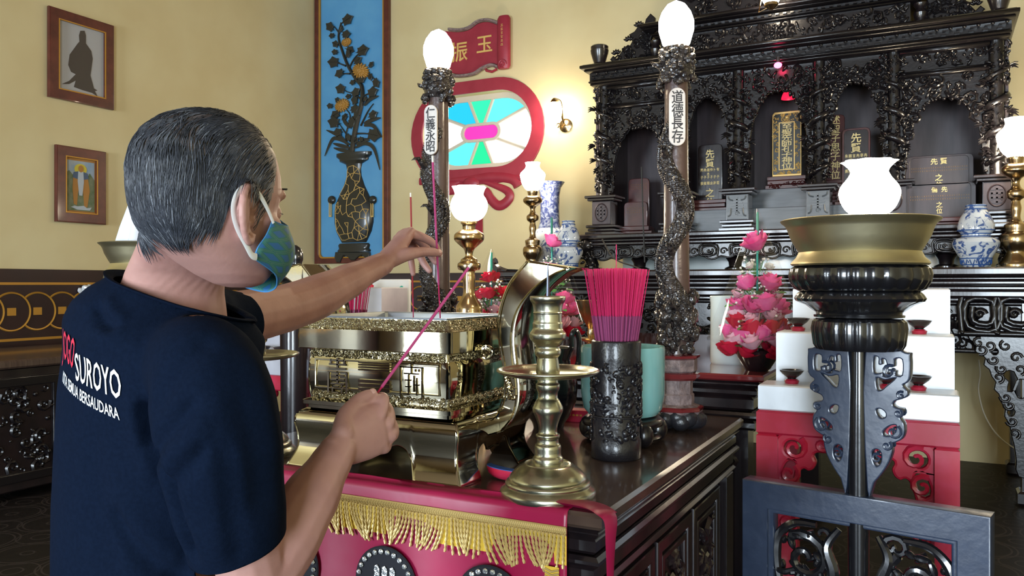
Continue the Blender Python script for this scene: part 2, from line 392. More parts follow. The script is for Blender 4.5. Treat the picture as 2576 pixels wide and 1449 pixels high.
# ------------------------------------------------------------ the room
XL, XR, YB, YF, ZC = -6.41, 3.95, 7.38, -6.05, 5.4
def room():
    f = MB(); f.box((XL - .2, YF - .2, -.1), (XR + .2, YB + .2, 0)); struct(f.build('floor', 'floor_tiles'))
    f = MB(); f.box((XL - .2, YF - .2, ZC), (XR + .2, YB + .2, ZC + .1)); struct(f.build('ceiling', 'ceiling_paint'))
    f = MB(); f.box((XL - .2, YF - .2, 0), (XL, YB + .2, ZC)); struct(f.build('wall_left', 'wall_paint'))
    f = MB(); f.box((XR, YF - .2, 0), (XR + .2, YB + .2, ZC)); struct(f.build('wall_right', 'wall_paint'))
    # front wall (behind the camera) with two doorways
    f = MB(); plate(f, [[(XL - .2, 0), (-4.6, 0), (-4.6, 2.9), (-2.8, 2.9), (-2.8, 0), (.75, 0), (.75, 2.9), (2.75, 2.9), (2.75, 0), (XR + .2, 0), (XR + .2, ZC), (XL - .2, ZC)]], .2, mtx=Matrix.Translation((0, YF - .1, 0)))
    struct(f.build('wall_front', 'ceiling_paint', smooth=0))
    def stadium(cx, cz, hw, hh, n=20):
        s = hw - hh; pts = []
        for i in range(n + 1): a = -PI / 2 + PI * i / n; pts.append((cx + s + hh * math.cos(a), cz + hh * math.sin(a)))
        for i in range(n + 1): a = PI / 2 + PI * i / n; pts.append((cx - s + hh * math.cos(a), cz + hh * math.sin(a)))
        return pts
    wx, wz = -4.27, 3.005
    f = MB(); plate(f, [[(XL - .2, 0), (XR + .2, 0), (XR + .2, ZC), (XL - .2, ZC)], stadium(wx, wz, .66, .395)], .22, mtx=Matrix.Translation((0, YB + .11, 0)))
    struct(f.build('wall_back', 'wall_paint', smooth=0))
    # red painted surround
    f = MB(); plate(f, [stadium(wx, wz - .02, .80, .545), stadium(wx, wz, .66, .395)], .02, .004, mtx=Matrix.Translation((0, YB - .012, 0)))
    struct(f.build('trim_1', 'plaster_red'))
    # stained glass
    w = bpy.data.objects.new('window_1', None); C.objects.link(w); w.location = (wx, YB + .12, wz); struct(w)
    f = MB(); plate(f, [stadium(0, 0, .665, .40), stadium(0, 0, .60, .335)], .04, .004)
    plate(f, [stadium(0, 0, .245, .10), stadium(0, 0, .205, .068)], .045, .006)
    def edge(a, hw, hh):
        s = hw - hh; ca, sa = math.cos(a), math.sin(a)
        t = 0.01
        while t < 2:
            x, z = ca * t, sa * t; dx = max(abs(x) - s, 0)
            if math.hypot(dx, z) > hh: return Vector((x, 0, z))
            t += .004
        return Vector((ca, 0, sa))
    angs = [math.radians(d) for d in (67, 113, 158, 202, 247, 293, 338, 22)]
    for a in angs: f.tube([edge(a, .23, .085), edge(a, .64, .375)], .021, 6)
    f.build('muntins', 'muntin', w)
    cols = {0: 'green', 1: 'blue', 2: 'white', 3: 'cyan', 4: 'emerald', 5: 'white', 6: 'white', 7: 'cyan'}
    for i in range(8):
        a0, a1 = angs[i], angs[(i + 1) % 8]
        if a1 < a0: a1 += 2 * PI
        aa = [a0 + (a1 - a0) * k / 10 for k in range(11)]
        pts = [edge(a, .23, .085) for a in aa] + [edge(a, .635, .37) for a in reversed(aa)]
        f = MB(); plate(f, [[(p.x, p.z) for p in pts]], .006); f.build('pane', 'pane_' + cols[i], w, smooth=0)
    f = MB(); plate(f, [stadium(0, 0, .21, .072)], .006); f.build('pane', 'pane_pink', w, smooth=0)
    # dado boards with gilt lines and interlaced coin rings
    f = MB(); f.box((XL, YF, .87), (XL + .025, YB, 1.52)); t = struct(f.build('trim_2', 'mahogany'))
    t.data.materials[0] = mat('dado_brown', (.028, .010, .010), .35, col2=(.02, .008, .009), vscale=5, coat=.3)
    g = MB(); xx = XL + .027
    for z in (1.405, .965): g.box((xx - .003, YF + .1, z - .010), (xx + .003, YB - .1, z + .010))
    y = PX(29, 782, xx).y - .207 * 14; r = .148; zc = 1.185
    while y < YB - .3:
        pts = []
        for k in range(49):
            a = -PI + 2 * PI * k / 48; py, pz = y + r * math.cos(a), zc + r * math.sin(a)
            if math.hypot(py - (y + .207), pz - zc) > r - .002: pts.append((xx, py, pz))
        pts = [p for p in pts]
        # the run of points is broken where the next ring covers it: reorder to start after the gap
        a0 = math.acos(.207 / 2 / r); pts = [(xx, y + r * math.cos(a), zc + r * math.sin(a)) for a in [a0 + (2 * PI - 2 * a0) * k / 30 for k in range(31)]]
        pts = [(xx, 2 * y - p[1], p[2]) for p in pts]
        g.tube(pts, .008, 5); g.box((xx - .003, y - .034, zc - .030), (xx + .004, y + .034, zc + .030)); y += .207
    g.build('gilding', 'gold_paint', t)
    f = MB(); f.box((XL, YF, 0), (XL + .018, 2.6, .865)); struct(f.build('unseen_dark_board', 'dado_brown'))  # unseen dark board, added so the polished burner reflects something dark
    f = MB(); f.box((XL + .03, YB - .025, .87), (XR, YB, 1.52)); t = struct(f.build('trim_3', 'dado_brown'))
    g = MB(); yy = YB - .027
    for z in (1.43, .95): g.box((XL + .1, yy - .003, z - .010), (XR - .1, yy + .003, z + .010))
    x = -6.2; r = .125; st = .25
    while x < XR - .3:
        g.tube([(x + r * math.cos(2 * PI * k / 24), yy, 1.25 + r * math.sin(2 * PI * k / 24)) for k in range(25)], .008, 5)
        g.box((x - .03, yy - .004, 1.225), (x + .03, yy + .003, 1.275)); x += st
    for x in (-2.9, -2.2, -1.5, -.8, -.1, .55, 1.2): g.box((x - .008, yy - .004, .95), (x + .008, yy + .003, 1.43))
    g.build('gilding', 'gold_paint', t)
room()
# ------------------------------------------------------------ things on the walls
def picture(name, label, cat, x0, x1, pt, pb, border, build):
    a = PX(x0, pt, XL + .03); b = PX(x1, pt, XL + .03); zt, zb = a.z, PX(x0, pb, XL + .03).z; w = b.y - a.y; h = zt - zb
    t = thing(name, label, cat, (XL + .002, (a.y + b.y) / 2, zb), PI / 2)
    f = MB(); fw = border
    out = [(-w / 2, 0), (w / 2, 0), (w / 2, h), (-w / 2, h)]; inn = [(-w / 2 + fw, fw), (w / 2 - fw, fw), (w / 2 - fw, h - fw), (-w / 2 + fw, h - fw)]
    plate(f, [out, inn], .04, .008, mtx=Matrix.Translation((0, -.022, 0)))
    i2 = [(p[0] + (.012 if p[0] < 0 else -.012), p[1] + (.012 if p[1] < h / 2 else -.012)) for p in out]
    plate(f, [i2, [(p[0] * .72, h / 2 + (p[1] - h / 2) * .8) for p in out]], .02, .006, mtx=Matrix.Translation((0, -.036, 0))) if False else None
    f.build('frame', 'frame_wood', t)
    g = MB(); l = [(p[0] * 1.0, p[1]) for p in inn]
    o2 = [(p[0] + (-.006 if p[0] < 0 else .006), p[1] + (-.006 if p[1] < h / 2 else .006)) for p in inn]
    plate(g, [o2, [(p[0] + (.004 if p[0] < 0 else -.004), p[1] + (.004 if p[1] < h / 2 else -.004)) for p in inn]], .008, .002, mtx=Matrix.Translation((0, -.040, 0)))
    g.build('gilt_edge', 'gold_paint', t)
    build(t, w - 2 * fw, h - 2 * fw, fw)
    return t
def pic1(t, w, h, z0):
    f = MB(); f.box((-w / 2 - .005, -.016, z0 - .005), (w / 2 + .005, -.008, z0 + h + .005)); f.build('print_sheet', 'paper_grey', t)
    # generic robed figure with a tall hat
    o = [(-.02, .98), (.07, 1.0), (.10, .93), (.10, .80), (.22, .70), (.25, .58), (.22, .40), (.20, .30), (.28, .10), (.36, .08), (.30, .06), (.36, -.02), (.24, .02), (.02, .03), (-.16, .05), (-.12, .16), (-.26, .08), (-.42, .05), (-.26, .13), (-.12, .26), (-.22, .28), (-.28, .38), (-.25, .55), (-.16, .66), (-.08, .76), (-.04, .80), (-.05, .9)]
    f = MB(); plate(f, [[(x * w, z0 + .03 * h + (z * .92) * h) for x, z in o]], .002, mtx=Matrix.Translation((0, -.0175, 0))); f.build('robed_figure', 'picture_brown', t, smooth=0)
def pic2(t, w, h, z0):
    f = MB(); f.box((-w / 2 - .005, -.016, z0 - .005), (w / 2 + .005, -.008, z0 + h + .005)); f.build('print_border', 'picture_orange', t)
    def pl(name, m, o, d):
        f = MB(); plate(f, [[(x * w, z0 + z * h) for x, z in o]], .0016, mtx=Matrix.Translation((0, -.0168 - d * .0016, 0))); f.build(name, m, t, smooth=0)
    pl('sky', 'paper_sky', [(-.46, .55), (.46, .55), (.46, .95), (-.46, .95)], 0)
    pl('meadow', 'picture_green', [(-.46, .04), (.46, .04), (.46, .62), (.30, .75), (.22, .64), (-.2, .66), (-.36, .76), (-.46, .72)], 1)
    pl('halo', 'picture_yellow', [(.20 * math.cos(a), .80 + .10 * math.sin(a)) for a in [2 * PI * k / 20 for k in range(20)]], 2)
    pl('seated_figure', 'picture_blue', [(-.22, .74), (-.08, .76), (.08, .76), (.22, .74), (.26, .64), (.12, .62), (-.12, .62), (-.26, .64)], 3)
    pl('robe', 'picture_orange', [(-.24, .64), (.24, .64), (.30, .42), (.22, .12), (.12, .10), (.08, .4), (-.08, .4), (-.12, .14), (-.22, .16), (-.26, .44)], 2)
    pl('sash', 'picture_light', [(-.08, .76), (.08, .76), (.10, .58), (.05, .32), (-.05, .32), (-.10, .58)], 4)
    pl('face', 'picture_orange', [(.08 * math.cos(a), .81 + .065 * math.sin(a)) for a in [2 * PI * k / 16 for k in range(16)]], 5)
    pl('clouds', 'picture_light', [(-.32, .10), (-.1, .06), (.3, .06), (.36, .12), (.2, .10), (.1, .14), (-.1, .12), (-.2, .13)], 3)
picture('framed_print', 'framed print of a brown robed figure on grey, hung higher on the yellow wall', 'picture', 122, 285, 14, 243, .085, pic1)
picture('framed_print', 'smaller framed print of a seated figure with yellow halo, hung lower on the yellow wall', 'picture', 140, 265, 363, 557, .085, pic2)
# blue relief panel
def relief():
    Y = YB - .05; A = PY(792, 664, Y); B = PY(977, 664, Y); x0, x1 = A.x, B.x; zb = A.z; zt = 4.95
    t = thing('relief_panel', 'tall blue relief panel of a dark vase with golden chrysanthemums on the back wall', 'panel', ((x0 + x1) / 2, YB - .001, zb))
    o = Vector(t.location); w = x1 - x0; h = zt - zb
    def R(px, py): p = PY(px, py, YB - .06); return (p.x - o.x, p.z - o.z)
    def rr(d, r=.05):
        pts = []
        for cx, cz, a0 in ((w / 2 - d - r, d + r, -PI / 2), (w / 2 - d - r, h - d - r, 0), (-w / 2 + d + r, h - d - r, PI / 2), (-w / 2 + d + r, d + r, PI)):
            for k in range(5): a = a0 + PI / 2 * k / 4; pts.append((cx + r * math.cos(a), cz + r * math.sin(a)))
        return pts
    f = MB(); plate(f, [[(-w / 2, 0), (w / 2, 0), (w / 2, h), (-w / 2, h)], rr(.062)], .06, .008, mtx=Matrix.Translation((0, -.03, 0))); f.build('frame', 'frame_wood', t)
    f = MB(); plate(f, [rr(.06), rr(.078)], .03, .004, mtx=Matrix.Translation((0, -.042, 0))); f.build('gilt_edge', 'gold_paint', t)
    f = MB(); f.box((-w / 2 + .05, -.03, .05), (w / 2 - .05, -.006, h - .05)); f.build('blue_ground', 'relief_blue', t)
    cx, _ = R(887, 500)
    prof = [(43, 384), (43, 392), (36, 398), (35, 404), (20, 412), (17, 425), (18, 442), (26, 468), (36, 490), (44, 510), (48, 531), (47.5, 560), (43, 582), (33, 604), (30, 610)]
    sc = abs(R(900, 500)[0] - R(800, 500)[0]) / 100
    v = MB(); v.lathe([(r * sc, R(887, y)[1]) for r, y in reversed(prof)], 28, (cx, -.03, 0), sy=.35); v.build('vase', 'relief_dark', t)
    def surf(x, z):
        best = .03
        for k in range(len(prof) - 1):
            za, zb2 = R(887, prof[k][1])[1], R(887, prof[k + 1][1])[1]
            if zb2 <= z <= za:
                r = (prof[k][0] + (prof[k + 1][0] - prof[k][0]) * (za - z) / max(za - zb2, 1e-6)) * sc
                u = (x - cx) / r
                return -.03 - .35 * r * math.sqrt(max(0, 1 - u * u)) if abs(u) < .97 else None
        return None
    rnd = random.Random(5); pts = []
    for _ in range(2500):
        z = rnd.uniform(R(887, 606)[1], R(887, 414)[1]); x = cx + rnd.uniform(-.25, .25)
        if surf(x, z) is None: continue
        if all((x - a) ** 2 + (z - b) ** 2 > .052 ** 2 for a, b in pts): pts.append((x, z))
    g = MB(); done = set()
    for i, a in enumerate(pts):
        near = sorted(range(len(pts)), key=lambda j: (pts[j][0] - a[0]) ** 2 + (pts[j][1] - a[1]) ** 2)[1:4]
        for j in near[:2 + rnd.randint(0, 1)]:
            k = (min(i, j), max(i, j))
            if k in done: continue
            done.add(k); b = pts[j]; line = []
            for q in range(5):
                x, z = a[0] + (b[0] - a[0]) * q / 4, a[1] + (b[1] - a[1]) * q / 4; s = surf(x, z)
                if s is not None: line.append((x, s - .001, z))
            if len(line) > 1: g.tube(line, .0035, 4)
    g.build('gold_crackle', 'gold_leaf', t)
    for sgn, px in ((-1, 833), (1, 936)):
        f = MB(); x, z = R(px, 503); f.ball((x, -.05, z), (.055, .03, .05), 10, 6); f.ball((x, -.08, z - .01), (.02, .015, .015), 8, 5); f.build('lion_mask', 'relief_dark', t)
    for px in (831, 936):
        f = MB(); x, z = R(px, 527); plate(f, [[(x - .018, z - .085), (x + .018, z - .085), (x + .018, z + .085), (x - .018, z + .085)], [(x - .008, z - .07), (x + .008, z - .07), (x + .008, z + .07), (x - .008, z + .07)]], .012, .003, mtx=Matrix.Translation((0, -.06, 0))); f.build('ring_handle', 'gold_leaf', t)
    f = MB(); z0, z1 = R(887, 634)[1], R(887, 612)[1]; f.lathe([(40 * sc, z0), (41 * sc, z0 + .02), (37 * sc, z0 + .04), (39 * sc, z1 - .02), (36 * sc, z1)], 24, (cx, -.03, 0), sy=.3)
    pts = [R(845, 634), R(929, 634), R(931, 648), R(926, 661), R(919, 661), R(921, 650), R(912, 642), R(903, 646), R(894, 655), R(884, 655), R(876, 646), R(866, 643), R(860, 652), R(857, 661), R(848, 660), R(843, 648)]
    plate(f, [pts], .05, .008, mtx=Matrix.Translation((0, -.05, 0))); f.build('vase_stand', 'relief_dark', t)
    K = lambda x, y: R(700 + x * .2795, y * .2795)
    st = MB()
    def stem(ps, r0, r1):
        q = cr([(*K(x, y), 0) for x, y in ps], 5); st.tube([(p.x, -.045, p.y) for p in q], [r0 + (r1 - r0) * i / (len(q) - 1) for i in range(len(q))], 6)
    stem([(655, 1375), (690, 1150), (745, 920), (745, 780), (700, 720), (625, 600), (570, 460), (535, 330), (560, 200)], .034, .010)
    for ps in ([(640, 1370), (600, 1230), (640, 1040), (570, 960)], [(740, 900), (690, 850), (600, 820)], [(700, 720), (760, 640)], [(625, 620), (680, 520), (740, 460)], [(735, 1130), (800, 1000), (850, 930)], [(600, 590), (520, 560)], [(700, 1200), (780, 1200), (850, 1215)], [(545, 300), (500, 240)], [(640, 660), (560, 660)], [(680, 1330), (600, 1200), (540, 1110)], [(760, 860), (830, 830)], [(765, 670), (830, 690), (880, 720)]):
        stem(ps, .012, .005)
    st.build('stem', 'relief_dark', t)
    lv = MB(); rnd = random.Random(3)
    leaves = [(605, 185, 60, 20), (475, 250, 50, 140), (560, 270, 30, 60), (490, 320, 30, 180), (600, 310, 45, 0), (520, 400, 38, 150), (630, 445, 45, -20), (520, 470, 32, 170), (740, 460, 62, 10), (510, 560, 62, 170), (630, 500, 35, 60), (705, 555, 45, 30), (565, 655, 48, 200), (830, 590, 30, 45), (875, 735, 45, -60), (825, 680, 32, -80), (740, 720, 42, 10), (680, 740, 30, 190), (575, 805, 55, 160), (690, 840, 48, 30), (835, 835, 55, 15), (635, 865, 30, 180), (475, 955, 32, 170), (690, 915, 45, 100), (525, 1025, 52, 200), (600, 1045, 36, 220), (680, 985, 48, 10), (840, 1040, 48, 20), (700, 1050, 40, 60), (520, 1105, 65, 165), (550, 1190, 48, 180), (665, 1120, 50, 80), (840, 1210, 72, -15), (745, 1250, 28, -30), (540, 905, 30, 150), (640, 1250, 35, 100), (785, 900, 25, 60), (690, 1270, 32, 40)]
    for x, y, s, a in leaves:
        X, Z = K(x, y); s *= sc * .2795 * 1.0; a = math.radians(a); out = []
        for k in range(18):
            q = 2 * PI * k / 18; rr2 = s * (.62 + .38 * math.cos(q)) ** .6 * (1 + .16 * math.cos(7 * q)) ; rr2 = s * (.55 + .2 * math.cos(q) + .12 * math.cos(6 * q))
            u, v2 = rr2 * math.cos(q) * 1.35, rr2 * math.sin(q); out.append((X + u * math.cos(a) - v2 * math.sin(a), Z + u * math.sin(a) + v2 * math.cos(a)))
        plate(lv, [out], .016, .004, mtx=Matrix.Translation((0, -.05 - rnd.uniform(0, .02), 0)))
        lv.tube([(X - s * .7 * math.cos(a), -.062, Z - s * .7 * math.sin(a)), (X + s * .8 * math.cos(a), -.07, Z + s * .8 * math.sin(a))], .003, 4)
    for ps in ([(640, 1300), (540, 1250), (480, 1260), (415, 1405)], [(620, 1300), (540, 1220), (430, 1170)], [(690, 1330), (780, 1290), (860, 1340), (912, 1530)], [(700, 1300), (780, 1260), (815, 1262)], [(770, 1130), (850, 1130), (930, 1235)], [(770, 1110), (840, 1080), (918, 1058)], [(770, 950), (820, 895), (900, 862)], [(640, 1330), (560, 1310), (490, 1290)], [(640, 1360), (570, 1350), (495, 1330)], [(640, 1150), (600, 1100), (580, 1080)]):
        q = cr([(*K(x, y), 0) for x, y in ps], 6); n = len(q)
        lv.tube([(p.x, -.055, p.y) for p in q], [.022 * math.sin(PI * (.12 + .86 * i / (n - 1))) + .003 for i in range(n)], 6, flat=.35, up=(0, 1, 0))
    lv.build('leaves', 'relief_dark', t)
    for x, y, s, a in ((610, 378, 42, 0), (740, 640, 72, -25), (572, 948, 62, 5)):
        X, Z = K(x, y); s *= sc * .2795; a = math.radians(a); fl = MB()
        for ring, (rr2, n, ln) in enumerate(((.62, 18, .42), (.36, 13, .34), (.14, 8, .22))):
            for k in range(n):
                q = 2 * PI * k / n + ring * .2; u, v2 = s * rr2 * math.cos(q) * 1.15, s * rr2 * math.sin(q) * .72
                px_, pz_ = X + u * math.cos(a) - v2 * math.sin(a), Z + u * math.sin(a) + v2 * math.cos(a)
                fl.ball((px_, -.055 - ring * .012, pz_), (s * ln, s * .2, s * .12), 6, 4, Matrix.Rotation(-(math.atan2(v2, u) + a), 3, 'Y'))
        fl.build('blossom', 'relief_flower', t)
relief()
# red scroll plaque and ribbon in plaster on the back wall
def scroll_plaque():
    o = PY(1210, 110, YB); t = thing('scroll_plaque', 'carved red scroll plaque with two gilt characters above the oval window', 'plaque', (o.x, YB - .001, o.z))
    K = lambda x, y: (lambda p: (p.x - o.x, p.z - o.z))(PY(1000 + x * .2795, y * .2795, YB - .03))
    up = [(470, 285), (560, 290), (650, 270), (730, 215), (820, 200), (915, 230)]; lo = [(915, 590), (850, 570), (770, 600), (690, 650), (560, 670), (470, 650)]
    g = lambda ps: [(p.x, p.y) for p in cr([(*K(*q), 0) for q in ps], 5)]
    left = [(300, 640), (330, 520), (310, 400), (330, 300)]
    f = MB(); plate(f, [g(up) + g(lo) + g([(470, 650), (380, 665)] + left + [(380, 280), (470, 285)])[1:-1]], .04, .006, mtx=Matrix.Translation((0, -.022, 0))); f.build('scroll_sheet', 'plaster_red', t)
    for ps in (up, [(470, 660)] + list(reversed(lo))[1:]):
        f = MB(); q = cr([(*K(*p), 0) for p in ps], 5); f.tube([(p.x, -.045, p.y + (.02 if ps is up else -.02)) for p in q], .03, 6, flat=.6); f.build('curled_edge', 'stone', t)
    f = MB(); a, b = K(968, 150), K(968, 625); w = abs(K(1028, 400)[0] - K(912, 400)[0]) / 2
    f.lathe([(w * .8, b[1]), (w, b[1] + .03), (w, a[1] - .03), (w * .75, a[1])], 18, (a[0], -.055, 0), sy=.5)
    c = K(968, 590); f.tube([(c[0] + .05 * (1 - i / 26) * math.cos(i * .5), -.055 - w * .5, c[1] + .05 * (1 - i / 26) * math.sin(i * .5)) for i in range(24)], .006, 5)
    f.build('rolled_end', 'plaster_red', t)
    f = MB()
    put_text(f, '玉', .20, (*(lambda q: (q[0], -.046))(K(790, 400)), K(790, 400)[1]), .003, .002); f.build('gilt_character', 'gold_leaf', t)
    f = MB(); q = K(560, 470); put_text(f, '振', .22, (q[0], -.046, q[1]), .003, .002); f.build('gilt_character', 'gold_leaf', t)
    f = MB(); glyph_rows(f, K(965, 330)[0] - .022, K(965, 330)[0] + .022, K(965, 430)[1], K(965, 225)[1], 1, 6, -.055 - w * .52, random.Random(8)); f.build('small_inscription', 'gold_leaf', t)
    f = MB(); q = [K(790, 610), K(800, 635), (K(850, 645)), K(890, 625), K(880, 600)]; f.tube([(p[0], -.03, p[1]) for p in q], .014, 6); f.build('ribbon_loop', 'plaster_red', t)
scroll_plaque()
def ribbon():
    o = PY(1220, 480, YB); t = thing('ribbon_relief', 'red plaster ribbon with curling tails and tassel below the oval window', 'ribbon', (o.x, YB - .001, o.z))
    K = lambda x, y: (lambda p: (p.x - o.x, p.z - o.z))(PY(1000 + x * .2795, 300 + y * .2795, YB - .02))
    def band(ps, w, name='ribbon_tail'):
        q = cr([(*K(*p), 0) for p in ps], 6); n = len(q); f = MB()
        f.tube([(p.x, -.02, p.y) for p in q], [w * (.35 + .65 * min(1, 3 * i / n)) for i in range(n)], 8, flat=.4, up=(0, 1, 0)); f.build(name, 'plaster_red', t)
    band([(480, 545), (640, 540), (850, 520), (1000, 530), (1060, 560), (1085, 605)], .05)
    band([(900, 522), (1000, 530), (1110, 528)], .035)
    band([(760, 560), (860, 590), (980, 640), (1010, 700), (960, 760), (900, 775), (840, 720), (800, 660), (760, 650)], .05)
    band([(640, 560), (580, 600), (500, 640), (380, 640), (330, 600)], .045)
    band([(560, 560), (470, 590), (330, 560), (200, 560)], .04)
    f = MB(); x, z = K(665, 580); f.ball((x, -.03, z), (.10, .03, .07), 12, 7); f.build('ribbon_knot', 'plaster_red', t)
    x, z = K(725, 870); x2, z2 = K(725, 1030)
    f = MB()
    for k in range(9): f.tube([(x - .04 + k * .01, -.02, z + .25), (x - .05 + k * .0125, -.02, z2)], .007, 5)
    f.build('tassel', 'plaster_red', t)
ribbon()
def sconce():
    p = PY(1424, 316, YB); t = thing('wall_sconce', 'brass wall sconce with a lit globe beside the oval window', 'wall lamp', (p.x, YB - .001, p.z))
    K = lambda px, py: (lambda q: (q.x - p.x, q.z - p.z))(PY(px, py, YB - .2))
    f = MB(); f.lathe([(.065, 0), (.068, .012), (.05, .022), (.03, .028), (.012, .034)], 20); me = f
    me.v = [(x, -z, y) for x, y, z in me.v]; f.build('back_plate', 'lamp_brass', t)
    f = MB(); gx, gz = K(1394, 277); tx, tz = K(1411, 268); q = cr([(0, -.02, .0), (tx * .6, -.09, .0), (tx - .01, -.14, .05), (tx, -.17, tz * .6), (tx - .01, -.19, tz + .05), (gx, -.2, gz + .11)], 6); f.tube(q, .011, 7)
    spiral(f, -.06, -.01, .03, 1.2, 0, 1, .007, -.06); f.build('arm', 'lamp_brass', t)
    f = MB(); f.ball((gx, -.2, gz), (.082, .082, .082), 20, 12); f.build('globe', 'lamp_globe', t)
    f = MB(); f.lathe([(.012, 0), (.03, -.02), (.04, -.045)], 12, (gx, -.2, gz + .115)); f.build('collar', 'lamp_brass', t)
sconce()
def rosette():
    p = PX(211, 730, XL + .04); t = MB(); rnd = random.Random(2)
    for k in range(14): t.ball((rnd.uniform(-.04, .04), -.02 - rnd.uniform(0, .03), rnd.uniform(-.05, .05)), (.028, .02, .022), 6, 4, Matrix.Rotation(rnd.uniform(0, 3), 3, 'Y'))
    o = t.build('paper_rosette', 'porcelain', smooth=0); o.location = (XL + .026, p.y, p.z); o.rotation_euler = (0, 0, PI / 2)
    tag(o, 'crumpled white paper rosette on the dark dado panel', 'rosette')
rosette()
# dark chest by the yellow wall
def chest():
    t = thing('wooden_chest', 'dark wooden chest with carved panels against the yellow wall', 'chest', (-5.72, 3.55, 0))
    f = MB(); f.bbox((-.55, -.75, .06), (.45, .75, .86), .01)
    for x in (-.52, .36):
        for y in (-.72, .64): f.box((x, y, 0), (x + .08, y + .08, .08))
    f.build('carcass', 'dark_wood', t)
    f = MB(); f.bbox((-.6, -.8, .86), (.5, .8, .915), .012); f.build('chest_top', 'table_wood', t)
    rnd = random.Random(9)
    for k, (y0, y1) in enumerate(((-.70, -.06), (.06, .70))):
        f = MB(); plate(f, [[(y0, .12), (y1, .12), (y1, .80), (y0, .80)], [(y0 + .06, .18), (y1 - .06, .18), (y1 - .06, .74), (y0 + .06, .74)]], .03, .006, mtx=Matrix.Translation((.457, 0, 0)) @ Matrix.Rotation(PI / 2, 4, 'Z'))
        g = MB(); carve(g, y0 + .07, y1 - .07, .19, .73, 70, rnd, 0, (.025, .055)); g.v = [(.452 - y, x, z) for x, y, z in g.v]; f.add(g.v, g.f); f.build('carved_panel', 'carved_wood', t)
    f = MB(); plate(f, [[(-.5, .12), (.4, .12), (.4, .80), (-.5, .80)], [(-.42, .20), (.32, .20), (.32, .72), (-.42, .72)]], .03, .006, mtx=Matrix.Translation((0, -.757, 0)))
    carve(f, -.41, .31, .21, .71, 80, rnd, -.752, (.025, .055)); f.build('carved_panel', 'carved_wood', t)
    o = MB(); o.lathe([(.05, 0), (.09, .03), (.11, .05), (.10, .05), (.06, .02)], 18); q = thing('offering_dish', 'small red dish of white offerings on the dark chest', 'dish', (-5.35, 3.75, .915))
    o.build('dish', 'red_paint', q); o = MB(); rnd = random.Random(4)
    for k in range(5): o.tube([(rnd.uniform(-.05, .05), rnd.uniform(-.05, .05), .04), (rnd.uniform(-.08, .08), rnd.uniform(-.08, .08), .12)], .008, 5)
    o.build('offerings', 'porcelain', q)
chest()
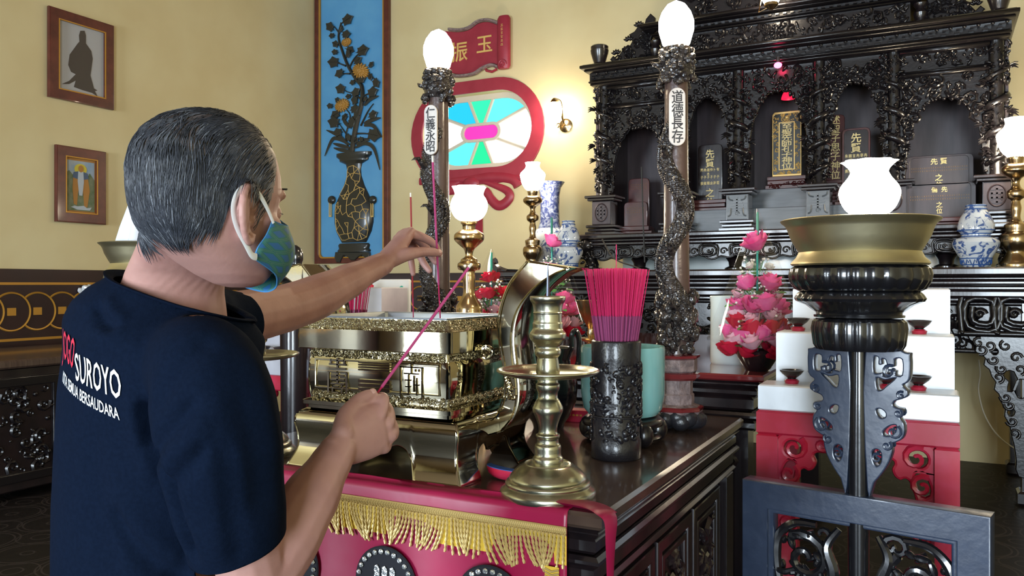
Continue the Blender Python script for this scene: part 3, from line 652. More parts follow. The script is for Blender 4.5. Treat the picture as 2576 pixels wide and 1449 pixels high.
# ------------------------------------------------------------ the altar at the back wall
XC = -1.085
def square_scroll(mb, cx, cz, w, h, rad, y=0, flip=1):
    # rounded square spiral in thick rod with a curled heart, as carved on the aprons
    pts = []; w2, h2 = w / 2, h / 2
    for k in range(3):
        q = 1 - k * .30
        pts += [(cx - flip * w2 * q, cz - h2 * q), (cx - flip * w2 * q, cz + h2 * q), (cx + flip * w2 * q, cz + h2 * q), (cx + flip * w2 * q, cz - h2 * (q - .22))]
    mb.tube(cr([(a, y, b) for a, b in pts[:10]], 3), rad, 5)
    spiral(mb, cx, cz, min(w, h) * .16, 1.1, 0, flip, rad * .9, y)
def altar_table():
    t = thing('altar_table', 'long dark altar table with moulded edge and carved scroll apron against the back wall', 'altar table', (XC, 6.0, 0))
    f = MB(); f.bbox((-2.2, 0, 1.455), (2.2, 1.2, 1.51), .012)
    for k, (z0, z1, d) in enumerate(((1.425, 1.45, .03), (1.395, 1.425, .012), (1.36, 1.39, .035), (1.315, 1.36, .02), (1.285, 1.315, .045))):
        f.bbox((-2.18 + d, d, z0), (2.18 - d, 1.18, z1), .010)
    f.build('tabletop', 'dark_wood', t)
    for s in (-1, 1):
        f = MB(); f.tube(cr([(s * 2.14, .1, 1.5), (s * 2.22, .1, 1.53), (s * 2.27, .1, 1.58), (s * 2.24, .1, 1.60)], 4), .03, 6); f.v = [v for v in f.v]; f.box((s * 2.2 - .02, 0, 1.48), (s * 2.2 + .02, 1.2, 1.53)); f.build('upturned_end', 'dark_wood', t)
    rnd = random.Random(11)
    f = MB(); f.box((-1.62, .10, .96), (1.62, .12, 1.29)); carve(f, -1.58, 1.3, .97, 1.27, 330, rnd, .095, (.03, .06))
    f.tube([(-1.6, .09, .965), (1.6, .09, .965)], .016, 6); f.tube([(-1.6, .09, 1.275), (1.6, .09, 1.275)], .016, 6); f.build('carved_apron', 'carved_wood', t)
    def K(px, py): p = PY(px, py, 6.05); return (p.x - XC, p.z)
    f = MB()
    for cx in (2465, 2552, 2640):
        x, z = K(cx, 790); square_scroll(f, x, z, .20, .24, .022, .05)
        for dx, dz in ((-.1, .12), (.1, .12), (-.1, -.12), (.1, -.12)): f.ball((x + dx, .04, z + dz), .016, 8, 5)
    x0, z0 = K(2412, 838); x1, z1 = K(2680, 838); f.tube([(x0, .05, z0), (x1 + .2, .05, z0)], .02, 6)
    x0, z0 = K(2412, 745); f.tube([(x0, .05, z0), (x1 + .2, .05, z0)], .02, 6)
    g = MB(); g.add([(-x, y, z) for x, y, z in f.v], [tuple(reversed(q)) for q in f.f]); g.build('scroll_apron', 'carved_wood', t); f.build('scroll_apron', 'carved_wood', t)
    br = [K(*q) for q in ((2600, 842), (2436, 842), (2440, 856), (2456, 868), (2452, 884), (2466, 892), (2478, 902), (2474, 918), (2488, 930), (2494, 948), (2504, 962), (2500, 980), (2512, 992), (2516, 1010), (2528, 1030), (2526, 1048), (2538, 1066), (2542, 1090), (2550, 1120), (2556, 1160), (2562, 1200), (2600, 1200))]
    holes = [[K(*q) for q in h] for h in (((2530, 936), (2550, 936), (2552, 980), (2536, 984), (2540, 960), (2528, 950)), ((2560, 960), (2576, 956), (2576, 1000), (2562, 1000)), ((2538, 1030), (2548, 1028), (2550, 1044), (2540, 1046)), ((2496, 880), (2506, 878), (2510, 888), (2500, 892)))]
    for s in (-1, 1):
        f = MB(); ol = [[(s * x, z) for x, z in q] for q in [br] + holes]; plate(f, ol, .05, .006, True, Matrix.Translation((0, .08, 0)), 2)
        for (px, py) in ((2462, 862), (2470, 880), (2500, 905), (2520, 928), (2512, 950), (2530, 1000), (2540, 1020), (2546, 1060), (2552, 1090), (2490, 870), (2530, 870), (2556, 900), (2566, 930)):
            x, z = K(px, py); spiral(f, s * x, z, .035, 1.1, rnd.uniform(0, 6), s, .010, .045)
        f.build('leg_bracket', 'carved_wood', t)
        x = K(2600, 900)[0] * s
        for y in (.06, 1.0):
            f = MB(); f.bbox((x - .06, y, 0), (x + .06, y + .12, 1.29), .012); f.bbox((x - .085, y - .02, 0), (x + .085, y + .14, .09), .015); f.build('leg', 'dark_wood', t)
altar_table()
def plinth_table():
    t = thing('plinth_table', 'low dark plinth table with scrolled apron on the long altar table, under the shrine', 'table', (XC, 6.40, 1.51))
    f = MB(); f.bbox((-1.64, 0, .27), (1.64, .75, .31), .01); f.bbox((-1.60, .02, .245), (1.60, .72, .268), .008); f.bbox((-1.62, .01, .215), (1.62, .74, .242), .008); f.build('plinth_top', 'dark_wood', t)
    f = MB(); up = [(1.55, .215), (-1.55, .215)]; lo = []
    n = 120
    for i in range(n + 1):
        x = -1.55 + 3.1 * i / n; u = (x * 2.2) % 1; lo.append((x, .085 + .03 * abs(math.sin(x * 6.9)) + .012 * math.sin(x * 41)))
    plate(f, [up + lo], .03, .005, mtx=Matrix.Translation((0, .05, 0)))
    x = -1.45; k = 0
    while x < 1.5:
        square_scroll(f, x, .155, .13, .085, .009, .03, 1 if k % 2 else -1); spiral(f, x + .115, .15, .03, 1.2, 0, 1, .008, .03); x += .235; k += 1
    f.tube([(p[0], .035, p[1] + .006) for p in lo], .008, 5); f.build('scrolled_apron', 'carved_wood', t)
    rnd = random.Random(21)
    for x in (-1.54, 1.54):
        f = MB(); s = 1 if x > 0 else -1
        f.tube(cr([(x, .08, .25), (x + s * .02, .07, .19), (x + s * .0, .08, .12), (x - s * .03, .08, .06), (x, .07, .02), (x + s * .04, .06, .03)], 4), [.075, .078, .08, .08, .075, .068, .06, .056, .052, .05, .05, .05, .054, .058, .06, .06, .056, .05, .04, .034, .03][:21], 8)
        f.bbox((x - .09, .0, 0), (x + .09, .16, .03), .006)
        for _ in range(26): f.ball((x + rnd.uniform(-.07, .07), .01 + rnd.uniform(0, .03), rnd.uniform(.05, .24)), (.025, .015, .014), 6, 4, Matrix.Rotation(rnd.uniform(0, 3), 3, 'Y'))
        f.build('carved_leg', 'carved_wood', t)
    for x in (-1.15, -.35, .35, 1.15):
        f = MB(); f.lathe([(.085, 0), (.085, .02), (.05, .035), (.055, .07), (.075, .1), (.05, .13), (.03, .2)], 14, (x, .25, 0)); f.build('turned_foot', 'dark_wood', t)
    f = MB(); f.box((-1.45, .66, 0), (1.45, .69, .24)); f.build('back_panel', 'white_ceramic', t)
plinth_table()
def shrine():
    t = thing('altar_shrine', 'towering black carved shrine with dragon columns and arched niches', 'shrine', (XC, 6.50, 1.82))
    rnd = random.Random(31)
    cols = (-1.445, -.80, -.305, .295, .81, 1.455)
    # pedestals: one mesh per column with its own relief panel
    for i, x in enumerate(cols):
        f = MB(); w = .085
        f.bbox((x - w - .05, -.03, 0), (x + w + .05, .2, .025), .004); f.bbox((x - w - .03, -.015, .03), (x + w + .03, .19, .055), .006); f.bbox((x - w - .045, -.025, .06), (x + w + .045, .2, .085), .006)
        f.bbox((x - w, .01, .085), (x + w, .17, .29), .004); f.bbox((x - w - .035, -.015, .29), (x + w + .035, .19, .312), .005); f.bbox((x - w - .055, -.03, .312), (x + w + .055, .21, .335), .005)
        p = f.build('pedestal', 'dark_wood', t)
        f = MB(); f.bbox((x - w + .004, .004, .09), (x + w - .004, .012, .285), .003)
        z = .19
        if i in (0, 4, 5):
            f.tube([(x + .055 * math.cos(a), .004, z + .075 * math.sin(a)) for a in [2 * PI * k / 20 for k in range(21)]], .006, 4)
            for dz in (-.045, -.015, .015, .045): f.box((x - .035, 0, z + dz - .006), (x + .035, .006, z + dz + .006))
            f.box((x - .006, 0, z - .06), (x + .006, .006, z + .06)); f.box((x - .035, 0, z - .03), (x - .024, .006, z + .03)); f.box((x + .024, 0, z - .03), (x + .035, .006, z + .03))
        else:
            f.box((x - .006, -.002, z - .07), (x + .006, .006, z + .075))
            for dz, ww in ((.055, .03), (.03, .045), (.01, .05), (-.01, .05), (-.03, .04)): f.box((x - ww, -.002, z + dz - .005), (x + ww, .006, z + dz + .005))
            for s in (-1, 1): f.tube(cr([(x + s * .03, 0, z + .05), (x + s * .06, 0, z + .06), (x + s * .068, 0, z + .085)], 3), .006, 4); f.tube(cr([(x + s * .045, 0, z - .01), (x + s * .05, 0, z - .06), (x + s * .07, 0, z - .075)], 3), .006, 4)
            spiral(f, x, z - .055, .018, 1, 0, 1, .005, 0)
        f.build('relief_tile', 'slate_wood' if i in (1, 2, 3) else 'niche_wood', p)
    # dragon columns
    base = None
    for i, x in enumerate(cols):
        if base is None:
            f = MB(); f.lathe([(.06, .335), (.052, .36), (.05, .8), (.05, 1.27)], 14, (0, .085, 0))
            pts = []; rr = []
            for k in range(90):
                u = k / 89; a = u * 4.2 * 2 * PI; pts.append((.066 * math.cos(a), .085 - .066 * math.sin(a), .40 + .82 * u)); rr.append(.022 * math.sin(PI * min(1, .15 + u * .9)) + .006)
            f.tube(pts, rr, 7)
            for k in range(230):
                a = rnd.uniform(0, 2 * PI); z = rnd.uniform(.36, 1.25); q = rnd.uniform(.062, .086); r = rnd.uniform(.009, .019)
                f.ball((q * math.cos(a), .085 - q * math.sin(a), z), (r * 1.7, r * .8, r * .7), 6, 4, Matrix.Rotation(rnd.uniform(0, 3.1), 3, 'Y') @ Matrix.Rotation(-a, 3, 'Z'))
            for k in range(14):
                a = rnd.uniform(PI * .05, PI * .95); z = rnd.uniform(.45, 1.1); c = Vector((.09 * math.cos(a), .085 - .09 * math.sin(a), z)); d = Vector((math.cos(a), -math.sin(a), rnd.uniform(-.3, .3))); e = Vector((0, 0, 1))
                for s in (-1, 0, 1): f.tube([c, c + d * .03 + e * s * .012, c + d * .055 + e * (s * .02 - .01)], [.009, .007, .002], 4)
            base = f.build('dragon_column', 'carved_wood', t); base.location = (x, 0, 0)
        else:
            c = base.copy(); C.objects.link(c); c.parent = t; c.location = (x, 0, 0); c.rotation_euler = (0, 0, 0)
            if i % 2: c.scale = (-1, 1, 1)
    # arches
    for i in range(5):
        x0, x1 = cols[i] + .04, cols[i + 1] - .04; m = (x0 + x1) / 2; hw = (x1 - x0) / 2; side = i in (0, 4)
        top = 1.07 if side else 1.27; apex = .90 if side else 1.08; spring = .42 if side else .50
        def low(x, m=m, hw=hw, apex=apex, spring=spring):
            u = abs(x - m) / (hw * .86); return spring + (apex - spring) * max(0, 1 - min(1, u) ** 2.4) ** .5 if u < 1 else spring - .05 + .4 * (1 - u)
        n = 44; lo = []
        for k in range(n + 1):
            x = x0 + (x1 - x0) * k / n; lo.append((x, low(x) + rnd.uniform(-.014, .014)))
        f = MB(); plate(f, [[(x1, top), (x0, top)] + lo], .035, .005, mtx=Matrix.Translation((0, .07, 0)))
        for a, b in zip(lo[::2], lo[1::2]): f.ball((a[0], .045, a[1] + .008), (rnd.uniform(.012, .03), .018, .012), 6, 4, Matrix.Rotation(rnd.uniform(0, 3), 3, 'Y'))
        carve(f, x0, x1, spring, top - .02, 120 if side else 105, rnd, .045, (.022, .05), lambda x, z, low=low: z > low(x) + .02)
        f.build('carved_arch', 'carved_wood', t)
        if side:
            f = MB(); f.bbox((x0, .03, 1.07), (x1, .12, 1.10), .006); f.bbox((x0, .045, 1.10), (x1, .12, 1.115), .004); f.bbox((x0, .03, 1.235), (x1, .12, 1.27), .006); f.box((x0, .075, 1.11), (x1, .1, 1.24))
            carve(f, x0 + .02, x1 - .02, 1.125, 1.225, 34, rnd, .07, (.02, .045)); f.build('lintel_panel', 'carved_wood', t)
    # niches: back boards, side boards, stepped shelves
    f = MB(); f.box((-1.5, .64, 0), (1.5, .67, 1.3))
    for x in cols: f.box((x - .012, .2, 0), (x + .012, .64, 1.27))
    f.box((-1.5, .1, 1.262), (1.5, .66, 1.28)); f.build('niche_boards', 'niche_wood', t)
    f = MB(); f.bbox((-.80, .20, 0), (.81, .63, .19), .004); f.bbox((-.33, .40, .19), (.32, .63, .36), .004); f.build('stepped_shelf', 'slate_wood', t)
    # main cornice with bead rows
    f = MB(); W = 1.52
    for z0, z1, d in ((1.27, 1.288, .03), (1.288, 1.305, .05), (1.305, 1.318, .035), (1.375, 1.392, .10), (1.392, 1.42, .15), (1.42, 1.432, .12)):
        f.bbox((-W - d * .4, -d, z0), (W + d * .4, .68, z1), .005)
    f.box((-W - .02, -.02, 1.31), (W + .02, .66, 1.38))
    x = -W
    while x < W:
        f.box((x, -.05, 1.325), (x + .03, 0, 1.337)); f.box((x + .008, -.06, 1.345), (x + .05, 0, 1.355)); f.ball((x + .058, -.05, 1.362), (.014, .014, .009), 6, 4); x += .085
    f.build('main_cornice', 'carved_wood', t)
    f = MB(); f.box((-.92, .0, 1.43), (.92, .5, 1.60)); carve(f, -.9, .9, 1.45, 1.585, 170, rnd, -.004, (.022, .05))
    for x in (-.6, 0, .6):
        for k in range(11): f.ball((x + .04 * math.cos(k * .571), -.012, 1.52 + .045 * math.sin(k * .571)), (.02, .01, .008), 6, 4, Matrix.Rotation(-k * .571, 3, 'Y'))
    f.build('upper_frieze', 'carved_wood', t)
    f = MB()
    for z0, z1, d in ((1.60, 1.618, .03), (1.618, 1.632, .05), (1.66, 1.675, .09), (1.675, 1.70, .13), (1.70, 1.712, .10)): f.bbox((-.94 - d, -d, z0), (.94 + d, .55, z1), .005)
    f.box((-.94, -.02, 1.63), (.94, .5, 1.66)); x = -.94
    while x < .94: f.box((x, -.05, 1.638), (x + .025, 0, 1.65)); x += .055
    f.build('upper_cornice', 'carved_wood', t)
    f = MB(); plate(f, [[(-.85, 1.71), (.85, 1.71), (.8, 1.95), (.55, 2.15), (.2, 2.3), (0, 2.38), (-.2, 2.3), (-.55, 2.15), (-.8, 1.95)]], .06, .01, mtx=Matrix.Translation((0, .1, 0))); carve(f, -.7, .7, 1.74, 2.1, 120, rnd, .06, (.03, .07)); f.build('pediment', 'carved_wood', t)
    for s in (-1, 1):
        f = MB(); f.lathe([(.05, 1.43), (.055, 1.45), (.03, 1.47), (.045, 1.5), (.05, 1.53), (.03, 1.56), (.05, 1.59), (.05, 1.60)], 12, (s * .985, .06, 0)); f.build('baluster', 'dark_wood', t)
        f = MB(); f.lathe([(.072, 1.43), (.074, 1.45), (.048, 1.47), (.058, 1.50), (.074, 1.55), (.078, 1.58), (.074, 1.585), (.076, 1.61), (.064, 1.62), (.03, 1.625)], 18, (s * 1.47, .03, 0)); f.build('urn_finial', 'dark_wood', t)
        f = MB(); o = [(1.38, 1.43), (1.36, 1.47), (1.39, 1.50), (1.36, 1.53), (1.33, 1.50), (1.29, 1.55), (1.26, 1.60), (1.22, 1.58), (1.19, 1.63), (1.22, 1.69), (1.17, 1.71), (1.13, 1.76), (1.09, 1.73), (1.07, 1.80), (1.03, 1.84), (.99, 1.80), (1.0, 1.70), (1.03, 1.60), (1.02, 1.43)]
        plate(f, [[(s * x, z) for x, z in o]], .04, .008, mtx=Matrix.Translation((0, .08, 0)))
        carve(f, 1.03, 1.34, 1.44, 1.75, 40, rnd, .055, (.025, .05), lambda x, z: z < 1.43 + (1.38 - x) * .95) if s > 0 else carve(f, -1.34, -1.03, 1.44, 1.75, 40, rnd, .055, (.025, .05), lambda x, z: z < 1.43 + (1.38 + x) * .95)
        for (x, z) in ((1.33, 1.53), (1.22, 1.63), (1.13, 1.74)):
            for k in range(5): a = .5 + k * .5; f.ball((s * (x + .03 * math.cos(a)), .06, z + .03 * math.sin(a)), (.024, .014, .010), 6, 4, Matrix.Rotation(-a if s > 0 else a - PI, 3, 'Y'))
        f.build('leaf_crest', 'carved_wood', t)
    # the carved flange on the outer edges of the shrine
    for s in (-1, 1):
        f = MB(); f.box((s * 1.52 - .01, .1, 0), (s * 1.52 + .01, .66, 1.28)); f.build('side_board', 'niche_wood', t)
shrine()
# tablets: rounded upright boards on stepped feet
def tablet(name, label, px, Y, w, z0, z1, zbase, board, foot, texts, rim=None, group=None):
    p = PY(px, 500, Y); t = thing(name, label, 'tablet', (p.x, Y, zbase), 0, group)
    h0, h1 = z0 - zbase, z1 - zbase; r = min(.03, w * .2)
    o = [(-w / 2, h0), (w / 2, h0), (w / 2, h1 - r), (w / 2 - r * .3, h1 - r * .3), (w / 2 - r, h1), (-w / 2 + r, h1), (-w / 2 + r * .3, h1 - r * .3), (-w / 2, h1 - r)]
    f = MB(); plate(f, [o], .025, .004); f.build('board', board, t)
    f = MB(); n = max(2, int(h0 / .03)); W = w + .05
    for k in range(n): q = W / 2 + .012 * (1 if k % 2 else 2) - .02 * k / n; f.bbox((-q, -.05 - .01 * (k % 2), h0 * k / n), (q, .05, h0 * (k + 1) / n - .002), .004)
    f.build('foot', foot, t)
    if rim:
        f = MB(); plate(f, [[(x * 1.0, z) for x, z in o], [(x * .86, h0 + (z - h0) * .95 + .01) for x, z in o]], .012, .003, mtx=Matrix.Translation((0, -.012, 0))); f.build('raised_rim', rim, t)
    f = MB()
    for kind, s, size, x, zt, st, b in texts: column_text(f, s, size, x, zt, st, -.0145, .002, b)
    if texts: f.build('lettering', 'gold_text', t)
    return t, h0, h1
def tablets():
    # the gilded central tablet
    t, h0, h1 = tablet('spirit_tablet', 'gilded tablet with a framed column of characters in the central niche', 1980, 6.97, .228, 2.285, 2.814, 2.18, 'relief_dark', 'mahogany', [])
    H = h1 - h0
    f = MB(); o = lambda k: [(-.114 * k, h0 + H * (1 - k) * .45), (.114 * k, h0 + H * (1 - k) * .45), (.114 * k, h1 - H * (1 - k) * .45 - .02), (.095 * k, h1 - H * (1 - k) * .45), (-.095 * k, h1 - H * (1 - k) * .45), (-.114 * k, h1 - H * (1 - k) * .45 - .02)]
    plate(f, [o(1.0), o(.93)], .014, .003, mtx=Matrix.Translation((0, -.014, 0)))
    plate(f, [[(-.064, h0 + .05), (.064, h0 + .05), (.064, h1 - .085), (-.064, h1 - .085)], [(-.055, h0 + .058), (.055, h0 + .058), (.055, h1 - .093), (-.055, h1 - .093)]], .012, .002, mtx=Matrix.Translation((0, -.015, 0)))
    f.build('gilt_frame', 'gold_leaf', t)
    f = MB(); rnd = random.Random(6); carve(f, -.1, .1, h0 + .01, h1 - .01, 110, rnd, -.013, (.010, .022), lambda x, z: (abs(x) > .068 or z > h1 - .08 or z < h0 + .045) and abs(x) < .098); f.ball((0, -.018, h1 - .048), (.014, .008, .014), 10, 6); f.build('gilt_scrollwork', 'gold_leaf', t)
    f = MB(); column_text(f, '至聖先師孔子神位', .058, 0, h1 - .098, (H - .16) / 8, -.0145, .003, .0022, 1.5); f.build('lettering', 'gold_text', t)
    f = MB(); carve(f, -.13, .13, .01, .045, 16, rnd, -.062, (.012, .022)); f.build('foot_carving', 'mahogany', t)
    def small_rows(t, rows, size, xs, zs):
        f = MB()
        for s, z in zip(rows, zs):
            for ch, x in zip(s, xs):
                if ch != ' ': put_text(f, ch, size, (x, -.0145, z), .002, .0012, .8)
        f.build('small_lettering', 'gold_text', t)
    t, h0, h1 = tablet('spirit_tablet', 'black tablet with tall gilt characters and three small rows, standing between the sleeve plaque post and the central niche', 1787, 6.86, .205, 2.11, 2.575, 2.01, 'dark_wood', 'mahogany', [('v', '先賢', .078, 0, .525, .078, .003), ('v', '之位', .078, 0, .20, .08, .003)])
    t['label'] = 'black tablet with gilt characters and three complete small rows beside the central niche'
    xs = [-.068 + .027 * k for k in range(6)]; small_rows(t, ['閔冉端仲卜有', '  木   ', '子子子子子子', '損雍賜由商若'], .030, xs, [.352, .318, .29, .240])
    t, h0, h1 = tablet('spirit_tablet', 'narrow black tablet half hidden behind the column just before the gilded tablet', 1866, 6.98, .15, 2.21, 2.70, 2.18, 'dark_wood', 'mahogany', [('v', '宗聖曾子神位', .07, .0, .505, .077, .003)])
    tablet('spirit_tablet', 'narrow black tablet almost hidden behind the column just after the gilded tablet', 2068, 7.035, .10, 2.23, 2.70, 2.18, 'dark_wood', 'mahogany', [('v', '亞聖孟子神位', .066, .0, .505, .077, .003)])
    tablet('spirit_tablet', 'narrow black tablet with six clear gilt characters above a red stepped foot', 2102, 6.915, .135, 2.225, 2.74, 2.01, 'mahogany', 'mahogany', [('v', '述聖子思子神位', .074, .0, .725, .072, .003)])
    t, h0, h1 = tablet('spirit_tablet', 'round-cornered black tablet rising behind the frilled lamp globe of the brass bowl', 2154, 6.79, .20, 2.10, 2.60, 2.01, 'dark_wood', 'mahogany', [('v', '先賢', .078, 0, .555, .078, .003), ('v', '之位', .078, 0, .21, .08, .003)], rim='mahogany')
    small_rows(t, ['朱顓言冉宰冉', ' 孫    ', '子子子子子子', '熹師偃求予耕'], .030, xs, [.378, .345, .315, .262])
    for px, Y, w, z0, z1, zb, txt, lab in ((2362, 6.86, .45, 1.9, 2.36, 1.82, '賢先', 'wide dark tablet at the back of the outermost niche, above another wide tablet'), (2363, 6.72, .465, 1.885, 2.135, 1.82, '先儒', 'wide dark tablet in front of its taller twin in the outermost niche')):
        t, h0, h1 = tablet('wide_tablet', lab, px, Y, w, z0, z1, zb, 'niche_wood', 'mahogany', [], rim='niche_wood')
        f = MB(); rnd = random.Random(px)
        s = .05 if Y > 6.8 else .042
        put_text(f, txt[1], s, (-.032, -.0145, h1 - .045), .002, .001); put_text(f, txt[0], s, (.032, -.0145, h1 - .045), .002, .001)
        put_text(f, '之', s * 1.1, (0, -.0145, h1 - (.165 if Y > 6.8 else .155)), .002, .001); put_text(f, '位', s, (0, -.0145, h1 - (.22 if Y > 6.8 else .20)), .002, .001)
        f.build('lettering', 'gold_text', t)
        f = MB(); glyph_rows(f, -w * .42, w * .42, h1 - .125, h1 - .08, 26, 2, -.0145, rnd, .45); f.build('dotted_rows', 'relief_flower', t)
    for px, Y, w, z0, z1, lab in ((1608, 6.88, .19, 1.9, 2.33, 'taller brown tablet with dotted rows in the niche next to the plaque post'), (1600, 6.74, .21, 1.9, 2.11, 'shorter brown tablet before its taller twin in the niche by the plaque post')):
        t, h0, h1 = tablet('wide_tablet', lab, px, Y, w, z0, z1, 1.82, 'mahogany', 'mahogany', [])
        f = MB(); glyph_rows(f, -w * .4, w * .4, h1 - .10, h1 - .045, 9, 3, -.0145, random.Random(px), .4); f.build('dotted_rows', 'relief_flower', t)
tablets()
def small_lights():
    p = PY(1957, 164, 6.44); f = MB(); f.ball((0, 0, 0), (.03, .025, .022), 12, 8)
    t = thing('red_light_bulb', 'small glowing red bulb at the top of the central arch', 'light', p); f.build('bulb', 'red_bulb', t)
    f = MB(); f.lathe([(.014, 0), (.016, .05)], 10, (0, .01, .015)); f.build('lamp_socket', 'cable_black', t)
    p = PY(1982, 238, 6.80); t = thing('red_lantern', 'small red bell shaped lantern glowing inside the central niche', 'lantern', p)
    f = MB(); f.lathe([(.052, -.035), (.05, -.02), (.038, .01), (.022, .03), (.016, .05)], 16, cap=(False, True)); f.build('shade', 'red_shade', t)
    f = MB(); f.tube([(0, 0, .05), (0, 0, .33)], .004, 5); f.build('cord', 'cable_black', t)
    p = PY(1940, 8, 6.22); t = thing('hanging_lamp', 'brass lamp with lit shade hanging before the shrine top', 'lamp', p)
    f = MB(); f.lathe([(.05, .0), (.075, .05), (.07, .12), (.04, .16)], 16); f.build('globe', 'lamp_globe', t)
    f = MB(); f.tube([(.0, 0, -.02), (-.09, 0, -.055), (-.07, 0, .05), (-.02, 0, .2), (0, 0, .26)], .006, 5); f.lathe([(.012, -.05), (.05, -.02), (.05, 0)], 14); f.tube([(0, 0, .16), (0, 0, 2.0)], .006, 5); f.build('bracket', 'lamp_brass', t)
small_lights()
# ------------------------------------------------------------ oil lamps
def oil_lamp(label, loc, body, font, collar, globe, ruffle=0, gz=0, arm=True):
    t = thing('oil_lamp', label, 'lamp', loc)
    f = MB(); f.lathe(soft(body), 32); f.build('lamp_base', 'lamp_brass', t)
    f = MB(); f.lathe(soft(font), 36); f.build('oil_font', 'lamp_brass', t)
    f = MB(); f.lathe(soft(collar), 28); z = collar[-1][1]; r = collar[-1][0]
    for k in range(16): a = 2 * PI * k / 16; f.box((r * math.cos(a) - .003, r * math.sin(a) - .003, z), (r * math.cos(a) + .003, r * math.sin(a) + .003, z + .018))
    f.build('burner_collar', 'lamp_brass', t)
    zt = globe[-1][1]
    def mod(a, z): q = max(0, (z - globe[0][1]) / (zt - globe[0][1]) - .72) / .28; return 1 + ruffle * q * math.cos(8 * a)
    globe = soft(globe); f = MB(); f.lathe(globe, 64 if ruffle else 36, mod=mod if ruffle else None, cap=(True, False)); f.build('globe', 'lamp_globe', t)
    return t
k = .001756
def sc(pts, k, y0): return [(w * k, (y0 - y) * k) for w, y in pts]
p = P(1180, 715, 3.6); y0 = 715 + .33 * FPX / 3.6
oil_lamp('tall brass oil lamp with lit globe standing beside the pale plaque dragon post', (p.x, p.y, 1.07),
    sc([(50, y0), (50, y0 - 12), (46, 850), (38, 800), (35, 785), (33, 770), (20, 750), (15, 735), (16, 700), (15, 682), (27, 678), (29, 664), (22, 658), (20, 652), (10, 645), (11, 632), (17, 622)], k, y0),
    sc([(17, 623), (34, 608), (38, 600), (37, 590), (30, 584), (20, 578)], k, y0), sc([(16, 580), (17, 566), (21, 562), (20, 556)], k, y0),
    sc([(20, 556), (34, 548), (44, 532), (47, 515), (42, 500), (36, 490), (38, 478), (42, 470)], k, y0), .06)
k = .00342
p = PY(1340, 680, 6.25)
BL = [(28, 683), (28, 676), (22, 668), (16, 655), (24, 640), (24, 625), (18, 618), (19, 606), (10, 600), (7, 590), (9, 575), (7, 562), (14, 556), (15, 545), (8, 538), (6, 528), (10, 520)]
oil_lamp('slender brass altar lamp with a lit tulip globe near the tall blue vase', (p.x, 6.25, 1.51), sc(BL, k, 683), sc([(10, 521), (22, 512), (24, 505), (20, 498), (12, 494)], k, 683), sc([(11, 495), (13, 486), (13, 483)], k, 683), sc([(12, 483), (24, 470), (31, 448), (30, 438), (20, 428), (17, 420), (19, 412)], k, 683))
p = PY(2556, 680, 6.25); k = .0036
oil_lamp('brass altar lamp with a lit globe at the far end of the altar table', (p.x, 6.25, 1.51), sc(BL, k, 683), sc([(10, 521), (22, 512), (24, 505), (20, 498), (12, 494)], k, 683), sc([(11, 495), (13, 486), (13, 483)], k, 683), sc([(12, 483), (24, 470), (31, 448), (30, 438), (20, 428), (17, 420), (19, 412)], k, 683))
# porcelain on the altar table
def gourd(label, px, s):
    p = PY(px, 600, 6.2); t = thing('gourd_vase', label, 'vase', (p.x, 6.2, 1.51), 0, None)
    f = MB(); f.lathe([(.062 * s, 0), (.070 * s, .01), (.085 * s, .06), (.125 * s, .14), (.128 * s, .165), (.115 * s, .19), (.075 * s, .205), (.076 * s, .22), (.098 * s, .245), (.100 * s, .28), (.085 * s, .33), (.060 * s, .375), (.052 * s, .40), (.054 * s, .415), (.044 * s, .415), (.044 * s, .37)], 36); f.build('body', 'blue_white', t)
    f = MB()
    for z, r in ((.018, .075), (.06, .0865), (.205, .0775), (.222, .079), (.245, .0995), (.385, .058), (.408, .0545)): f.tube([(r * s * 1.005 * math.cos(a), r * s * 1.005 * math.sin(a), z) for a in [2 * PI * i / 36 for i in range(37)]], .0035, 5)
    for k in range(12):
        a = 2 * PI * k / 12; q = .081 * s; f.tube([(q * math.cos(a + d) * (1 + dz), q * math.sin(a + d) * (1 + dz), .022 + z) for d, z, dz in ((-.2, 0, 0), (-.1, .03, .03), (0, .01, .01), (.1, .03, .03), (.2, 0, 0))], .003, 4)
    f.build('cobalt_bands', 'blue_cloth', t)
gourd('blue and white gourd vase in the altar corner near the oval window wall', 1430, .95)
gourd('blue and white gourd vase on the altar table near the far lamp', 2455, 1.1)
p = PY(1383, 600, 6.62); t = thing('bottle_vase', 'tall dark blue bottle vase with a flared neck behind the slender altar lamp', 'vase', (p.x, 6.62, 1.51))
f = MB(); f.lathe([(.10, 0), (.11, .02), (.16, .12), (.20, .22), (.195, .30), (.15, .36), (.105, .39)], 32, cap=(True, False)); f.build('body', 'blue_white', t)
f = MB(); f.lathe([(.108, .385), (.09, .44), (.085, .56), (.088, .68), (.10, .75), (.13, .795), (.135, .80), (.12, .80), (.08, .72)], 32, cap=(False, True)); f.build('neck', 'cobalt', t)
f = MB(); f.tube(cr([PY(2462, 905, 6.9), PY(2466, 940, 6.9), PY(2462, 985, 6.9), PY(2480, 1050, 6.9), PY(2520, 1105, 6.9), PY(2590, 1150, 6.9), PY(2660, 1190, 6.9)], 6), .005, 6)
tag(f.build('loose_cable', 'cable_white'), 'loose white cable drooping against the wall under the altar table', 'cable')
